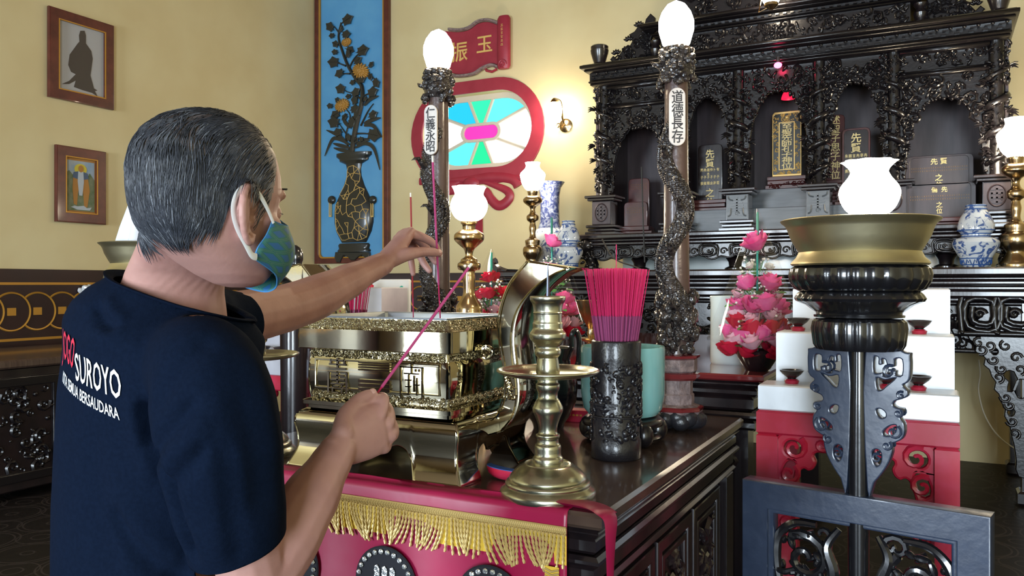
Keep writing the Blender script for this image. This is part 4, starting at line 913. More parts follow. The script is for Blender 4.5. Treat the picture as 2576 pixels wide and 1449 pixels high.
# ------------------------------------------------------------ tables
AX = -1.23
def red_table():
    t = thing('offering_table', 'dark table with a glossy red top behind the front table, carrying the flower cones', 'table', (AX, 3.02, 0))
    x0, x1 = -.73, .68
    f = MB(); f.bbox((x0, 0, 1.045), (x1, 2.3, 1.07), .006); f.build('tabletop', 'red_top', t)
    f = MB()
    for z0, z1, d in ((1.02, 1.045, .015), (.985, 1.018, .03), (.93, .983, .045), (.90, .928, .02), (.86, .898, .04)): f.bbox((x0 + d, d, z0), (x1 - d, 2.3 - d, z1), .010)
    f.build('edge_moulding', 'dark_wood', t)
    rnd = random.Random(41); f = MB(); f.box((x0 + .1, .08, .66), (x1 - .1, .10, .87)); carve(f, x0 + .12, x1 - .12, .67, .86, 60, rnd, .075, (.03, .055)); f.build('carved_apron', 'carved_wood', t)
    for x in (x0 + .07, x1 - .17):
        for y in (.07, 2.12):
            f = MB(); f.bbox((x, y, 0), (x + .10, y + .10, .87), .01); f.bbox((x - .02, y - .02, 0), (x + .12, y + .12, .06), .01); f.build('leg', 'dark_wood', t)
        f = MB(); plate(f, [[(.17, .86), (.42, .86), (.38, .80), (.33, .81), (.30, .74), (.25, .74), (.24, .66), (.20, .62), (.21, .52), (.17, .46)]], .04, .008, mtx=Matrix.Translation((x + .05, 0, 0)) @ Matrix.Rotation(PI / 2, 4, 'Z')); f.build('side_bracket', 'carved_wood', t)
red_table()
TX0, TX1, TY0, TY1, TZ = -1.86, -.615, 1.585, 2.985, .92
def front_table():
    t = thing('front_table', 'big dark polished altar table with panelled sides under the brass burner', 'table', ((TX0 + TX1) / 2, TY0, 0))
    w = (TX1 - TX0) / 2; d = TY1 - TY0
    f = MB(); f.bbox((-w, 0, .885), (w, d, TZ), .008); f.build('tabletop', 'table_wood', t)
    f = MB()
    for z0, z1, q in ((.865, .883, .012), (.825, .863, .022), (.80, .823, .012), (.755, .798, .030), (.735, .753, .022)): f.bbox((-w + q, q, z0), (w - q, d - q, z1), .008)
    f.build('edge_moulding', 'dark_wood', t)
    f = MB(); f.bbox((-w + .06, .06, .10), (w - .06, d - .06, .735), .006)
    for x in (-w + .03, w - .13):
        for y in (.03, d - .13): f.bbox((x, y, 0), (x + .10, y + .10, .735), .008)
    f.bbox((-w + .02, .02, .0), (w - .02, d - .02, .10), .012); f.build('cabinet_body', 'dark_wood', t)
    rnd = random.Random(43)
    for s in (-1, 1):
        for k in range(3):
            y0 = .16 + k * .365; y1 = y0 + .34; X = s * (w - .055); rot = Matrix.Translation((X, 0, 0)) @ Matrix.Rotation(PI / 2, 4, 'Z')
            f = MB(); plate(f, [[(y0, .14), (y1, .14), (y1, .71), (y0, .71)], [(y0 + .04, .18), (y1 - .04, .18), (y1 - .04, .67), (y0 + .04, .67)]], .025, .006, mtx=rot)
            plate(f, [[(y0 + .05, .19), (y1 - .05, .19), (y1 - .05, .66), (y0 + .05, .66)], [(y0 + .07, .21), (y1 - .07, .21), (y1 - .07, .64), (y0 + .07, .64)]], .02, .005, mtx=rot)
            g = MB(); carve(g, y0 + .08, y1 - .08, .22, .63, 34, rnd, 0, (.025, .05)); f.add([(X - s * y * 1.0, x, z) if s > 0 else (X + y, x, z) for x, y, z in g.v], g.f); f.build('side_panel', 'dark_wood', t)
front_table()
# ------------------------------------------------------------ tiered candle racks on red stands
def rack(label_rack, label_stand, x0, x1, Y, metal, dishes, gl, q=1.0):
    cx = (x0 + x1) / 2; w = (x1 - x0) / 2; D = .50 * q; zb = 1.4 - .42 * q; TD = .145 * q
    t = thing('red_stand', label_stand, 'stand', (cx, Y, 0))
    f = MB(); f.bbox((-w, 0, zb - .07), (w, D, zb), .006); f.build('top_rail', 'red_paint', t)
    for sx in (-1, 1):
        for y in (0, D - .06):
            f = MB(); a = sx * w; f.bbox((min(a, a - sx * .06), y, 0), (max(a, a - sx * .06), y + .06, zb - .07), .005); f.build('leg', 'red_paint', t)
        o = [(0, 0), (.17, 0), (.175, -.03), (.13, -.045), (.10, -.05), (.105, -.075), (.085, -.10), (.07, -.095), (.055, -.12), (.045, -.17), (.05, -.22), (.03, -.26), (0, -.29)]
        hs = [[(.02, -.025), (.055, -.02), (.06, -.045), (.03, -.06)], [(.018, -.09), (.04, -.075), (.045, -.10), (.022, -.14)]]
        f = MB(); m = Matrix.Translation((sx * (w - .06), .03, zb - .07)); plate(f, [[(-sx * x, z) for x, z in q] for q in [o] + hs], .03, .008, True, m)
        for x, z, r in ((.045, -.035, .035), (.12, -.02, .022), (.03, -.11, .03), (.03, -.20, .022), (.025, -.25, .028)): spiral(f, sx * (w - .06 - x), zb - .07 + z, r, 1.2, 1, sx, .008, .012)
        f.build('corner_bracket', 'red_paint', t)
    for y in (.02, D - .05): 
        f = MB(); f.bbox((-w + .06, y, .22), (w - .06, y + .03, .27), .004); f.build('stretcher', 'red_paint', t)
    r = thing('candle_rack', label_rack, 'rack', (cx, Y, zb))
    hs = (0, .085 * q, .255 * q, .405 * q)
    for k in range(3):
        f = MB(); a = .005 + k * .03; z1 = hs[k + 1]
        f.bbox((-w + a, TD * k, hs[k] if k == 0 else 0.0), (w - a * (.3), TD * (k + 1) if k < 2 else D, z1), .004); f.build('tier', metal, r)
    for k, (u, tier) in enumerate(dishes):
        zt = zb + hs[tier + 1]; y = Y + TD * tier + (.08 * q if tier < 2 else .1)
        gl((cx - w + 2 * w * u, y, zt))
_dish = []
def dish(label, group):
    def go(loc):
        if not _dish:
            t = thing('oil_dish', label, 'dish', loc, 0, group)
            f = MB(); f.lathe([(.018, 0), (.02, .008), (.012, .016), (.027, .028), (.033, .036), (.035, .040), (.032, .040), (.025, .033), (.01, .030)], 20); f.build('bowl', 'dark_wood', t)
            f = MB(); f.lathe([(.019, .0), (.0215, .009), (.015, .014)], 16); f.build('red_foot', 'red_paint', t); _dish.append(t)
        else: dup(_dish[0], loc, 0, label, group)
    return go
G1 = 'oil dishes on the white rack'; G2 = 'oil dishes on the grey rack'
_seq = {}
def dishes_for(where, labels, group):
    it = iter(labels)
    return lambda loc: dish(next(it), group)(loc)
rack('white stepped metal candle rack with three tiers behind the black lamp stand', 'red painted wooden stand with carved corner brackets under the white rack', -.470, .056, 2.46, 'glare_tin',
     [(.17, 0), (.32, 0), (.66, 0), (.81, 0), (.17, 1), (.32, 1), (.66, 1), (.81, 1), (.2, 2), (.8, 2)],
     dishes_for('r', ['dark footed oil dish on the lowest white tier, %s' % s for s in ('outermost toward the front table', 'next inward from the front table', 'just past the black lamp pole', 'outermost toward the wall cable')] + ['dark footed oil dish on the middle white tier, %s' % s for s in ('outermost toward the front table', 'hidden part by the carved bracket', 'just past the black lamp pole', 'outermost toward the wall cable')] + ['dark footed oil dish on the top white tier, beside the flower cone', 'dark footed oil dish on the top white tier, away from the flower cone'], G1), .879)
rack('grey stepped metal candle rack on the red stand behind the burner', 'red painted wooden stand half hidden behind the person under the grey rack', -2.95, -2.29, 2.82, 'grey_tin',
     [(.16, 0), (.32, 0), (.48, 0), (.64, 0), (.3, 1), (.75, 2)],
     dishes_for('l', ['dark oil dish on the lowest grey tier, %s' % s for s in ('farthest from the burner', 'second from the rack end', 'third from the rack end', 'nearest the burner')] + ['dark oil dish on the middle grey tier', 'dark oil dish on the top grey tier'], G2))
t = thing('lotus_board', 'white board with a blue lotus petal on a stand behind the grey rack', 'board', (-1.86, 3.34, 1.07)); t.location = P(975, 745, 4.15); t.location.z = 0
f = MB(); f.bbox((-.20, 0, 1.07), (.13, .02, 1.425), .004); f.build('board', 'porcelain', t)
f = MB(); f.bbox((-.16, .02, 0), (-.12, .05, 1.40), .004); f.bbox((.05, .02, 0), (.09, .05, 1.40), .004); f.bbox((-.2, -.03, 0), (.13, .2, .03), .006); f.bbox((-.2, -.02, 1.05), (.13, .03, 1.07), .004); f.build('easel', 'dark_wood', t)
f = MB(); plate(f, [[(-.03, .22), (.02, .25), (.09, .31), (.115, .32), (.10, .28), (.06, .24)]], .004, 0, True, Matrix.Translation((-.02, -.003, 1.07))); f.build('lotus_petal', 'ribbon_teal', t)
# ------------------------------------------------------------ the brass burner
def burner():
    bx, y0, D = -1.256, 1.635, .40; cy_ = y0 + D / 2
    t = thing('incense_burner', 'large square brass incense burner with scroll ears on the front table', 'incense burner', (bx, cy_, TZ))
    zq = lambda z: z if z < .183 else .183 + (z - .183) * .885
    def rect_ring(hw, hd, z, r=.006, n=1):
        pts = []
        for sx, sy, a0 in ((1, -1, -PI / 2), (1, 1, 0), (-1, 1, PI / 2), (-1, -1, PI)):
            for k in range(n + 1): a = a0 + PI / 2 * k / n; pts.append((sx * (hw - r) + r * math.cos(a), sy * (hd - r) + r * math.sin(a), z))
        return pts
    def prism(prof, name, m, n=2, caps=(True, True)):
        f = MB(); f.rings([rect_ring(hw, hd, zq(z), min(.008, hd * .2), n) for hw, hd, z in prof], True, caps); return f.build(name, m, t, smooth=30)
    # pedestal: s-curved sides with cloud shaped openings between four feet
    prof = []
    for k in range(15):
        u = k / 14; z = .155 * u
        prof.append((0, z))
    kn = [(0, .270), (.1, .262), (.25, .251), (.4, .246), (.55, .248), (.7, .253), (.82, .254), (.9, .250), (.96, .242), (1, .226)]
    for k in range(15):
        u = k / 14
        for (ua, oa), (ub, ob_) in zip(kn, kn[1:]):
            if ua <= u <= ub: prof[k] = (oa + (ob_ - oa) * (u - ua) / (ub - ua), prof[k][1])
    import bisect
    def half(z): 
        for a, b in zip(prof, prof[1:]):
            if a[1] <= z <= b[1]: return a[0] + (b[0] - a[0]) * (z - a[1]) / (b[1] - a[1])
        return prof[-1][0]
    def opening(u):
        # height of the cut-out at half-width fraction u (0 centre .. 1)
        a = abs(u)
        if a > .50: return 0
        if a > .42: return .058 * (1 - ((a - .42) / .08) ** 2) ** .5 if a < .5 else 0
        return .058 + .022 * (1 - min(1, abs(a - .30) / .16) ** 2) if a > .18 else .058 + .022 * max(0, 1 - ((.30 - a) / .14) ** 2) + .006 * (1 - a / .18)
    f = MB(); nu, nz = 72, 18
    dd = D / .536
    for face in range(4):
        rs = []
        for iz in range(nz + 1):
            row = []
            for iu in range(nu + 1):
                u = -1 + 2 * iu / nu; zb = opening(u); z = zb + (.155 - zb) * iz / nz; o = half(z); hx, hy = o, o - (.268 - D / 2)
                if face == 0: p = (u * hx, -hy, z)
                elif face == 1: p = (hx, u * hy, z)
                elif face == 2: p = (-u * hx, hy, z)
                else: p = (-hx, -u * hy, z)
                row.append(p)
            rs.append(row)
        f.rings(rs, False, (False, False))
    o = half(.155); f.box((-o, -(o - .268 + D / 2), .150), (o, o - .268 + D / 2, .1548))
    ob = f.build('pedestal', 'brass', t, smooth=50); md = ob.modifiers.new('thick', 'SOLIDIFY'); md.thickness = .006; md.offset = -1
    # stepped waist, body, upper box, rim
    prism([(.222, .172, .155), (.222, .172, .163), (.232, .182, .166), (.232, .182, .176), (.222, .172, .180), (.214, .166, .183)], 'foot_moulding', 'brass')
    prism([(.214, .166, .183), (.216, .168, .205)], 'lower_frieze', 'brass_relief')
    prism([(.216, .168, .205), (.220, .172, .245), (.218, .170, .290), (.214, .167, .305)], 'body', 'brass')
    prism([(.214, .167, .305), (.213, .166, .325)], 'upper_frieze', 'brass_relief')
    f = MB(); rnd = random.Random(50)
    for z in (.194, .315):
        carve(f, -.205, .205, z - .008, z + .008, 330, rnd, -.168, (.0045, .0085))
    g = MB(); g.add(f.v, f.f)
    f2 = MB(); carve(f2, -.16, .16, .186, .202, 190, rnd, 0, (.0045, .0085)); carve(f2, -.16, .16, .307, .323, 190, rnd, 0, (.0045, .0085))
    for s in (-1, 1): g.add([(s * (.215 - y), s * x, z) for x, y, z in f2.v], f2.f)
    g.v = [(x, y, zq(z)) for x, y, z in g.v]; g.build('scroll_relief', 'brass_relief', t)
    prism([(.213, .166, .325), (.236, .190, .330), (.238, .192, .332), (.238, .192, .388), (.234, .188, .391)], 'collar_box', 'brass')
    prism([(.234, .188, .391), (.222, .176, .418), (.222, .176, .422)], 'rim_frieze', 'brass_relief', caps=(True, False))
    f = MB(); carve(f, -.215, .215, .395, .415, 380, rnd, -.187, (.0045, .0085)); f.v = [(x, y + (z - .391) * .42, z) for x, y, z in f.v]
    f2 = MB(); carve(f2, -.17, .17, .395, .415, 240, rnd, 0, (.0045, .0085))
    for s in (-1, 1): f.add([(s * (.234 - y - (z - .391) * .42), s * x, z) for x, y, z in f2.v], f2.f)
    f.v = [(x, y, zq(z)) for x, y, z in f.v]; f.build('rim_relief', 'brass_relief', t)
    f = MB(); f.rings([rect_ring(.223, .177, zq(.421)), rect_ring(.224, .178, zq(.426)), rect_ring(.214, .168, zq(.426)), rect_ring(.212, .166, zq(.420)), rect_ring(.212, .166, .31)], True, (False, True)); f.build('steel_liner', 'steel', t)
    f = MB(); n = 16
    vs = [(-.211 + .422 * i / n, -.165 + .33 * j / n, .325 + .008 * math.sin(i * 1.7) * math.cos(j * 2.1)) for j in range(n + 1) for i in range(n + 1)]
    f.add(vs, [(j * (n + 1) + i, j * (n + 1) + i + 1, (j + 1) * (n + 1) + i + 1, (j + 1) * (n + 1) + i) for j in range(n) for i in range(n)]); f.build('ash_bed', 'ash', t)
    # raised characters and bars on the front
    def seal(x, z, kind):
        f = MB(); y = -.1735; b = lambda x0, z0, x1, z1: f.bbox((x + x0, y - .0012, z + z0), (x + x1, y + .004, z + z1), .0008)
        q = .0028
        if kind == 0:
            for dz in (.046, .034, .022): b(-.028 if dz != .046 else -.022, dz - q, .028 if dz != .046 else .022, dz + q)
            b(-q, .022, q, .054)
            for s in (-1, 1): b(s * .030 - q, -.05, s * .030 + q, .012); b(s * .022 - q, .034, s * .022 + q, .05)
            b(-.03, .010, .03, .014)
            for dz in (.002, -.010, -.022): b(-.022, dz - q, .022, dz + q)
            b(-q, -.022, q, .014); b(-.018, -.048, -.014, -.028); b(-.018, -.050, .004, -.046); b(-.018, -.032, .004, -.028); b(.012, -.05, .016, -.022); b(.012, -.034, .024, -.030); b(-.03, -.052, .03, -.048 - .002)
        else:
            b(-.034, -.05, -.030, .04); b(.030, -.05, .034, .04); b(-.034, .036, .034, .04); b(-.002, .02, .002, .05); b(-.022, .018, .022, .022); b(-.018, .0, .0, .004); b(-.018, -.018, -.002, -.014); b(-.010, -.04, -.006, .018); b(.006, -.03, .010, .016); b(.014, -.04, .018, .01); b(.006, -.012, .024, -.008); b(-.024, -.04, -.008, -.036); b(.010, .026, .014, .034); b(.020, .026, .024, .034)
        f.v = [(a_, b_, zq(c_)) for a_, b_, c_ in f.v]; return f
    seal(-.118, .250, 0).build('raised_character', 'brass', t); seal(.112, .250, 1).build('raised_character', 'brass', t)
    f = MB()
    for k in range(4): f.bbox((-.048, -.178, .292 - k * .007), (.050, -.166, .297 - k * .007), .001)
    for k in range(3): f.bbox((-.048, -.178, .236 - k * .012), (.050, -.166, .246 - k * .012), .001)
    f.v = [(a_, b_, zq(c_)) for a_, b_, c_ in f.v]; f.build('ribbed_bars', 'brass', t)
    f = MB(); plate(f, [[(-.195, .212), (.195, .212), (.195, .300), (-.195, .300)], [(-.190, .217), (.190, .217), (.190, .295), (-.190, .295)]], .006, .0015, mtx=Matrix.Translation((0, -.171, 0)))
    f.v = [(a_, b_, zq(c_)) for a_, b_, c_ in f.v]; f.build('panel_border', 'brass', t)
    # ears: thick scroll straps on both sides, and the pierced coins that brace them
    YH = 1.80
    def K(px, py): p = PY(px, py, YH); return (p.x - bx, p.z - TZ)
    inner = [(1217, 1062), (1240, 1052), (1256, 1020), (1266, 975), (1262, 920), (1252, 860), (1250, 805), (1260, 755), (1282, 705), (1322, 656)]
    outer = [(1440, 673), (1395, 690), (1345, 728), (1308, 780), (1294, 840), (1297, 900), (1306, 960), (1306, 1010), (1294, 1050), (1268, 1082), (1222, 1098)]
    o = [(p.x, p.y) for p in cr([(*K(*q), 0) for q in inner], 5)] + [(p.x, p.y) for p in cr([(*K(*q), 0) for q in outer], 5)]
    me = plate_mesh([o], .115, .004); ins = [(p.x, p.y) for p in cr([(*K(a[0] + 9, a[1]), 0) for a in inner[1:]], 5)] + [(p.x, p.y) for p in cr([(*K(a[0] - 9, a[1] + 3), 0) for a in outer[:-1]], 5)]
    for s in (1, -1):
        f = MB(); mm = Matrix.Translation((0, YH - cy_ + .057, 0))
        f.mesh(me, mm)
        f.tube([(x, YH - cy_ - .0005, z) for x, z in ins], .0022, 4)
        rnd = random.Random(51); x, z = K(1282, 968); carve(f, x - .012, x + .014, z - .03, z + .03, 16, rnd, YH - cy_ - .001, (.006, .012))
        if s < 0: f.v = [(-x, y, z) for x, y, z in f.v]; f.f = [tuple(reversed(q)) for q in f.f]
        f.build('ear', 'brass', t)
    cx, cz = K(1227, 886)
    ci = lambda r, n=24: [(r * math.cos(2 * PI * k / n), r * math.sin(2 * PI * k / n)) for k in range(n)]
    hl = [[(0, .0085), (.0075, 0), (0, -.0085), (-.0075, 0)]]
    for k in range(4):
        a = PI / 4 + PI / 2 * k; hl.append([(.0135 * math.cos(a) + u * math.cos(a) - v * math.sin(a), .0135 * math.sin(a) + u * math.sin(a) + v * math.cos(a)) for u, v in ((.0025, 0), (0, .007), (-.0015, 0), (0, -.007))])
    for s in (-1, 1):
        f = MB(); plate(f, [ci(.0195)] + hl, .012, .002, mtx=Matrix.Translation((s * cx, YH - cy_ - .004, cz))); f.build('pierced_coin', 'brass', t)
burner()
# ------------------------------------------------------------ brass candlestick
def candlestick():
    k = .000912; Y0 = 1241
    t = thing('candlestick', 'brass pricket candlestick with a wide drip tray on the front corner of the table', 'candlestick', (-.785, 1.685, TZ))
    s = lambda pts: [(w * k, (Y0 - y) * k) for w, y in pts]
    f = MB(); f.lathe(soft(s([(118, 1241), (120, 1234), (119, 1226), (112, 1219), (106, 1214), (107, 1209), (103, 1203), (96, 1199), (97, 1195), (85, 1180), (66, 1166), (60, 1163), (58, 1160), (55, 1163), (38, 1160)])), 56); f.build('foot', 'pewter_brass', t)
    f = MB(); f.lathe(soft(s([(38, 1162), (38, 1148), (33, 1140), (33, 1118), (28, 1112), (27, 1100), (30, 1095), (30, 1090), (24, 1086), (24, 1070), (30, 1050), (37, 1034), (38, 1026), (37, 1020), (30, 1006), (25, 998), (25, 985), (29, 976), (30, 965), (26, 960), (25, 948)])), 40); f.build('stem', 'pewter_brass', t)
    f = MB(); f.lathe(soft(s([(26, 950), (70, 947), (110, 941), (126, 934), (129, 930), (126, 926), (118, 929), (100, 938), (60, 942), (26, 943)])), 56); f.build('drip_tray', 'pewter_brass', t)
    f = MB(); f.lathe(soft(s([(28, 943), (30, 930), (27, 905), (26, 897), (32, 890), (33, 880), (30, 872), (34, 862), (44, 852), (46, 843), (45, 836), (38, 826), (38, 812), (36, 808), (36, 790), (37, 786), (36, 782), (38, 766), (43, 757), (45, 752), (45, 746), (42, 744), (36, 750), (8, 750)])), 40); f.build('socket', 'pewter_brass', t)
    f = MB(); f.lathe(s([(5, 752), (4, 720), (3, 690), (1, 665)]), 10); f.build('spike', 'iron', t)
    return t
cs = candlestick()
dup(cs, (-1.70, 1.705, TZ), .4, 'brass pricket candlestick hidden behind the person except its drip tray', None)
# ------------------------------------------------------------ carved incense holder and its sticks
def holder(label, loc):
    t = thing('incense_holder', label, 'holder', loc); rnd = random.Random(61)
    R, H = .069, .325
    f = MB(); f.lathe([(R - .004, 0), (R, .004), (R, .05), (R - .004, .055), (R - .003, .25), (R - .001, .27), (R, .32), (R - .002, H), (R - .008, H), (R - .010, .05)], 40); f.build('cup', 'holder_black', t)
    f = MB(); f.lathe([(R - .011, .06), (R - .0105, .19), (.02, .197), (.001, .198)], 28, cap=(True, False)); f.build('sand_fill', 'ash', t)
    f = MB()
    for k in range(360):
        a = rnd.uniform(0, 2 * PI); z = rnd.uniform(.055, .262); r = rnd.uniform(.004, .010)
        if rnd.random() < .5:
            f.ball(((R - .001) * math.cos(a), (R - .001) * math.sin(a), z), (r * .6, r, r * rnd.uniform(.7, 1.8)), 6, 4, Matrix.Rotation(a, 3, 'Z') @ Matrix.Rotation(rnd.uniform(-1, 1), 3, 'X'))
        else:
            pts = []; tn = rnd.choice((-1, 1)); ph = rnd.uniform(0, 6)
            for q in range(7):
                u = q / 6; b = ph + tn * u * 5; rr = r * 1.5 * (1 - .7 * u); pts.append(((R + .001) * math.cos(a + rr * math.cos(b) / R), (R + .001) * math.sin(a + rr * math.cos(b) / R), z + rr * math.sin(b)))
            f.tube(pts, .0022, 4)
    # little house and figures band facing the viewer
    for da in (-.5, .0, .5):
        for z, w in ((.15, .016), (.142, .012)):
            a = -1.9 + da; f.box((-w, -.004, z), (w, .004, z + .006), Matrix.Rotation(a + PI / 2, 3, 'Z'), None); n = 8
            for i in range(len(f.v) - 8, len(f.v)): x, y, zz = f.v[i]; f.v[i] = (x + R * math.cos(a), y + R * math.sin(a), zz)
    f.tube([((R + .001) * math.cos(2 * PI * i / 40), (R + .001) * math.sin(2 * PI * i / 40), .118) for i in range(41)], .003, 5)
    f.build('carving', 'holder_black', t)
    return t
_stick = {}
def stick_mesh(L, coat, pink='incense_pink', cm='incense_coat', r=.0012, rc=.0024):
    k = (L, coat, pink)
    if k not in _stick:
        f = MB(); f.cur = 1; f.tube([(0, 0, 0), (0, 0, coat)], rc, 6); f.cur = 0; f.tube([(0, 0, coat), (0, 0, L)], r, 5); o = f.build('incense_stick', [pink, cm])
        _stick[k] = o.data; bpy.data.objects.remove(o)
    return _stick[k]
def sticks(n, loc, rbot, rtop, L, coat, label, group, seed, zb=.19):
    rnd = random.Random(seed); me = stick_mesh(L, coat); out = []
    for k in range(n):
        a = k * 2.39996; q = math.sqrt((k + .5) / n)
        b = Vector((q * rbot * math.cos(a), q * rbot * math.sin(a), zb)); e = Vector((q * rtop * math.cos(a) * rnd.uniform(.985, 1.015), q * rtop * math.sin(a), zb + L * .97 * rnd.uniform(.96, 1.03)))
        d = (e - b).normalized(); o = bpy.data.objects.new('incense_stick', me); C.objects.link(o)
        o.rotation_mode = 'QUATERNION'; o.rotation_quaternion = Vector((0, 0, 1)).rotation_difference(d); o.location = Vector(loc) + b
        tag(o, label, 'incense stick', group); out.append(o)
    return out
HL = (-.788, 2.14, TZ)
holder('black carved cylinder holding a fan of pink incense on the front table', HL)
sticks(190, HL, .036, .090, .335, .205, 'pink incense stick standing in the fan of the black carved holder', 'pink incense in the black carved holder', 71)
o = bpy.data.objects.new('incense_stick', stick_mesh(.40, .205)); C.objects.link(o); o.location = Vector(HL) + Vector((.0015, -.0035, .19)); tag(o, 'single taller pink incense stick rising above the fan in the black holder', 'incense stick')
H2 = (-1.775, 2.20, TZ)
holder('second black incense holder hidden behind the burner and the raised arm', H2)
sticks(110, H2, .034, .085, .335, .205, 'pink incense stick in the bundle glimpsed above and below the raised arm', 'pink incense behind the raised arm', 72)
# celadon pot on its stand
t = thing('celadon_pot', 'pale turquoise celadon pot behind the black carved holder', 'pot', (-.85, 2.365, 1.0))
f = MB(); f.lathe([(.082, 0), (.105, .006), (.120, .025), (.127, .07), (.128, .205), (.126, .212), (.121, .212), (.119, .20), (.117, .05)], 48); f.build('pot', 'celadon', t)
t = thing('pot_stand', 'dark carved wooden stand with bulging feet under the celadon pot', 'stand', (-.85, 2.365, TZ))
f = MB(); f.lathe([(.09, .05), (.122, .055), (.125, .068), (.112, .079), (.09, .08)], 32); f.lathe([(.11, .012), (.118, .02), (.11, .03)], 28); f.build('ring', 'carved_wood', t)
for k in range(5):
    a = 2 * PI * k / 5 - 1.9; f = MB(); f.ball((.112 * math.cos(a), .112 * math.sin(a), .036), (.03, .03, .036), 12, 8); f.build('foot', 'carved_wood', t)
# black censer behind the burner
t = thing('black_censer', 'round black lacquer censer with loop handles behind the candlestick', 'censer', tuple(P(1380, 1070, 2.72))); t.location.z = TZ
f = MB(); f.lathe([(.05, 0), (.055, .02), (.07, .04), (.092, .09), (.098, .14), (.09, .185), (.075, .205), (.072, .235), (.084, .262), (.086, .27), (.078, .268), (.066, .23)], 32); f.build('bowl', 'black_lacquer', t)
for s in (-1, 1):
    f = MB(); c = Vector((CC, SS, 0)) * s; f.tube(cr([c * .07 + Vector((0, 0, .19)), c * .098 + Vector((0, 0, .215)), c * .102 + Vector((0, 0, .29)), c * .092 + Vector((0, 0, .325)), c * .078 + Vector((0, 0, .31)), c * .078 + Vector((0, 0, .26))], 5), .009, 8); f.build('loop_handle', 'black_lacquer', t)
# divination block, red box, goblet, red cup, white vase
def div_block():
    p = PY(1275, 1212, 1.77); t = thing('moon_block', 'red crescent divination block showing its flat blue face beside the candlestick', 'divination block', (p.x, 1.77, TZ), -.30)
    n = 20; f = MB(); g = MB(); top = []; rs = []
    out = []; 
    for k in range(n + 1): a = PI * k / n; out.append((.062 * math.cos(a), -.030 * math.sin(a) ** .8))
    for k in range(1, n): a = PI * (1 - k / n); out.append((.062 * math.cos(a) * .96, .006 - .012 * math.sin(a)))
    rs = [[(x * q, y * q - .008 * (1 - q), z) for x, y in out] for q, z in ((.35, .002), (.7, .006), (.92, .014), (1, .026), (1, .030))]
    f.rings(rs); f.build('curved_back', 'red_paint', t); g.rings([[(x * .985, y * .985, z) for x, y in out] for z in (.0295, .0315)]); g.build('flat_face', 'blue_cloth', t)
div_block()
p = P(1455, 1040, 2.86); t = thing('matchbox', 'small red cardboard box with gold marks behind the celadon pot', 'box', (p.x, p.y, TZ), .1)
f = MB(); f.bbox((-.06, -.03, 0), (.05, .03, .042), .002); f.build('carton', 'red_paint', t)
f = MB()
for k in range(4): f.box((-.025 + k * .013, -.0312, .022), (-.017 + k * .013, -.030, .028))
f.build('gold_marks', 'gold_paint', t)
p = P(1487, 830, 3.5); t = thing('brass_goblet', 'brass lotus goblet on a saucer half hidden by the pink incense', 'goblet', (p.x, p.y, 1.07))
f = MB(); f.lathe([(.05, 0), (.052, .01), (.02, .02), (.012, .05), (.02, .08), (.06, .095), (.066, .10), (.02, .10)], 24); f.build('saucer_foot', 'lamp_brass', t)
f = MB(); f.lathe([(.012, .10), (.018, .12), (.014, .14), (.03, .17), (.052, .21), (.062, .26), (.058, .262), (.045, .21)], 32, mod=lambda a, z: 1 + .10 * max(0, (z - .15) / .1) * math.cos(8 * a)); f.build('lotus_cup', 'lamp_brass', t)
p = P(1703, 880, 3.2); t = thing('candle_cup', 'small dark red glass cup on the red table near the white vase', 'cup', (p.x, p.y, 1.07))
f = MB(); f.lathe([(.025, 0), (.03, .01), (.036, .06), (.034, .062), (.026, .012)], 20); f.build('glass', 'red_glass', t)
p = P(1834, 930, 3.40); t = thing('white_vase', 'plain white cylinder vase on the red table behind the big flower cone', 'vase', (p.x, p.y, 1.07))
f = MB(); f.lathe([(.072, 0), (.077, .008), (.076, .25), (.079, .278), (.076, .282), (.072, .27), (.070, .03)], 36); f.build('body', 'white_ceramic', t)
# ------------------------------------------------------------ flower cones in clear film
def rose(mb, c, r, rnd, open_=.6):
    c = Vector(c); tilt = Matrix.Rotation(rnd.uniform(-.6, .6), 3, 'X') @ Matrix.Rotation(rnd.uniform(-.6, .6), 3, 'Y')
    for ring, (n, rr, h) in enumerate(((5, 1.0, 0), (4, .68, .25), (3, .36, .42))):
        for k in range(n):
            a = 2 * PI * k / n + ring * .5; vs = []; fs = []; nu, nv = 5, 4
            for j in range(nv):
                v = j / (nv - 1)
                for i in range(nu):
                    u = -1 + 2 * i / (nu - 1); w = .80 * math.sin(PI * (.28 + .44 * v)); ang = a + u * w * (1.25 if ring else 1.05)
                    q = r * rr * (.25 + .75 * v ** .7) * (1 - .16 * u * u * v); z = r * (h * .6 + .95 * v * (1 - .14 * u * u * v) - .35 * v * v * (open_ if ring == 0 else .2)) + r * .08 * math.cos(u * 3 + k) * v
                    vs.append(c + tilt @ Vector((q * math.cos(ang), q * math.sin(ang), z - .3 * r)))
            for j in range(nv - 1):
                for i in range(nu - 1): p = j * nu + i; fs.append((p, p + 1, p + nu + 1, p + nu))
            mb.add(vs, fs)
def leaf_blade(mb, c, d, L, w, rnd):
    c = Vector(c); d = Vector(d).normalized(); s = d.cross(Vector((0, 0, 1)) + Vector((rnd.uniform(-.4, .4), rnd.uniform(-.4, .4), 0))).normalized(); up = s.cross(d); vs = []; n = 6
    for i in range(n + 1):
        u = i / n; q = w * math.sin(PI * min(1, .08 + u * .92)) ** .8 * (1 + .15 * (i % 2)); m = c + d * L * u - up * (.25 * L * u * u)
        vs += [m + s * q - up * (-.12 * w), m, m - s * q - up * (-.12 * w)]
    fs = []
    for i in range(n): a = i * 3; fs += [(a, a + 1, a + 4, a + 3), (a + 1, a + 2, a + 5, a + 4)]
    mb.add(vs, fs)
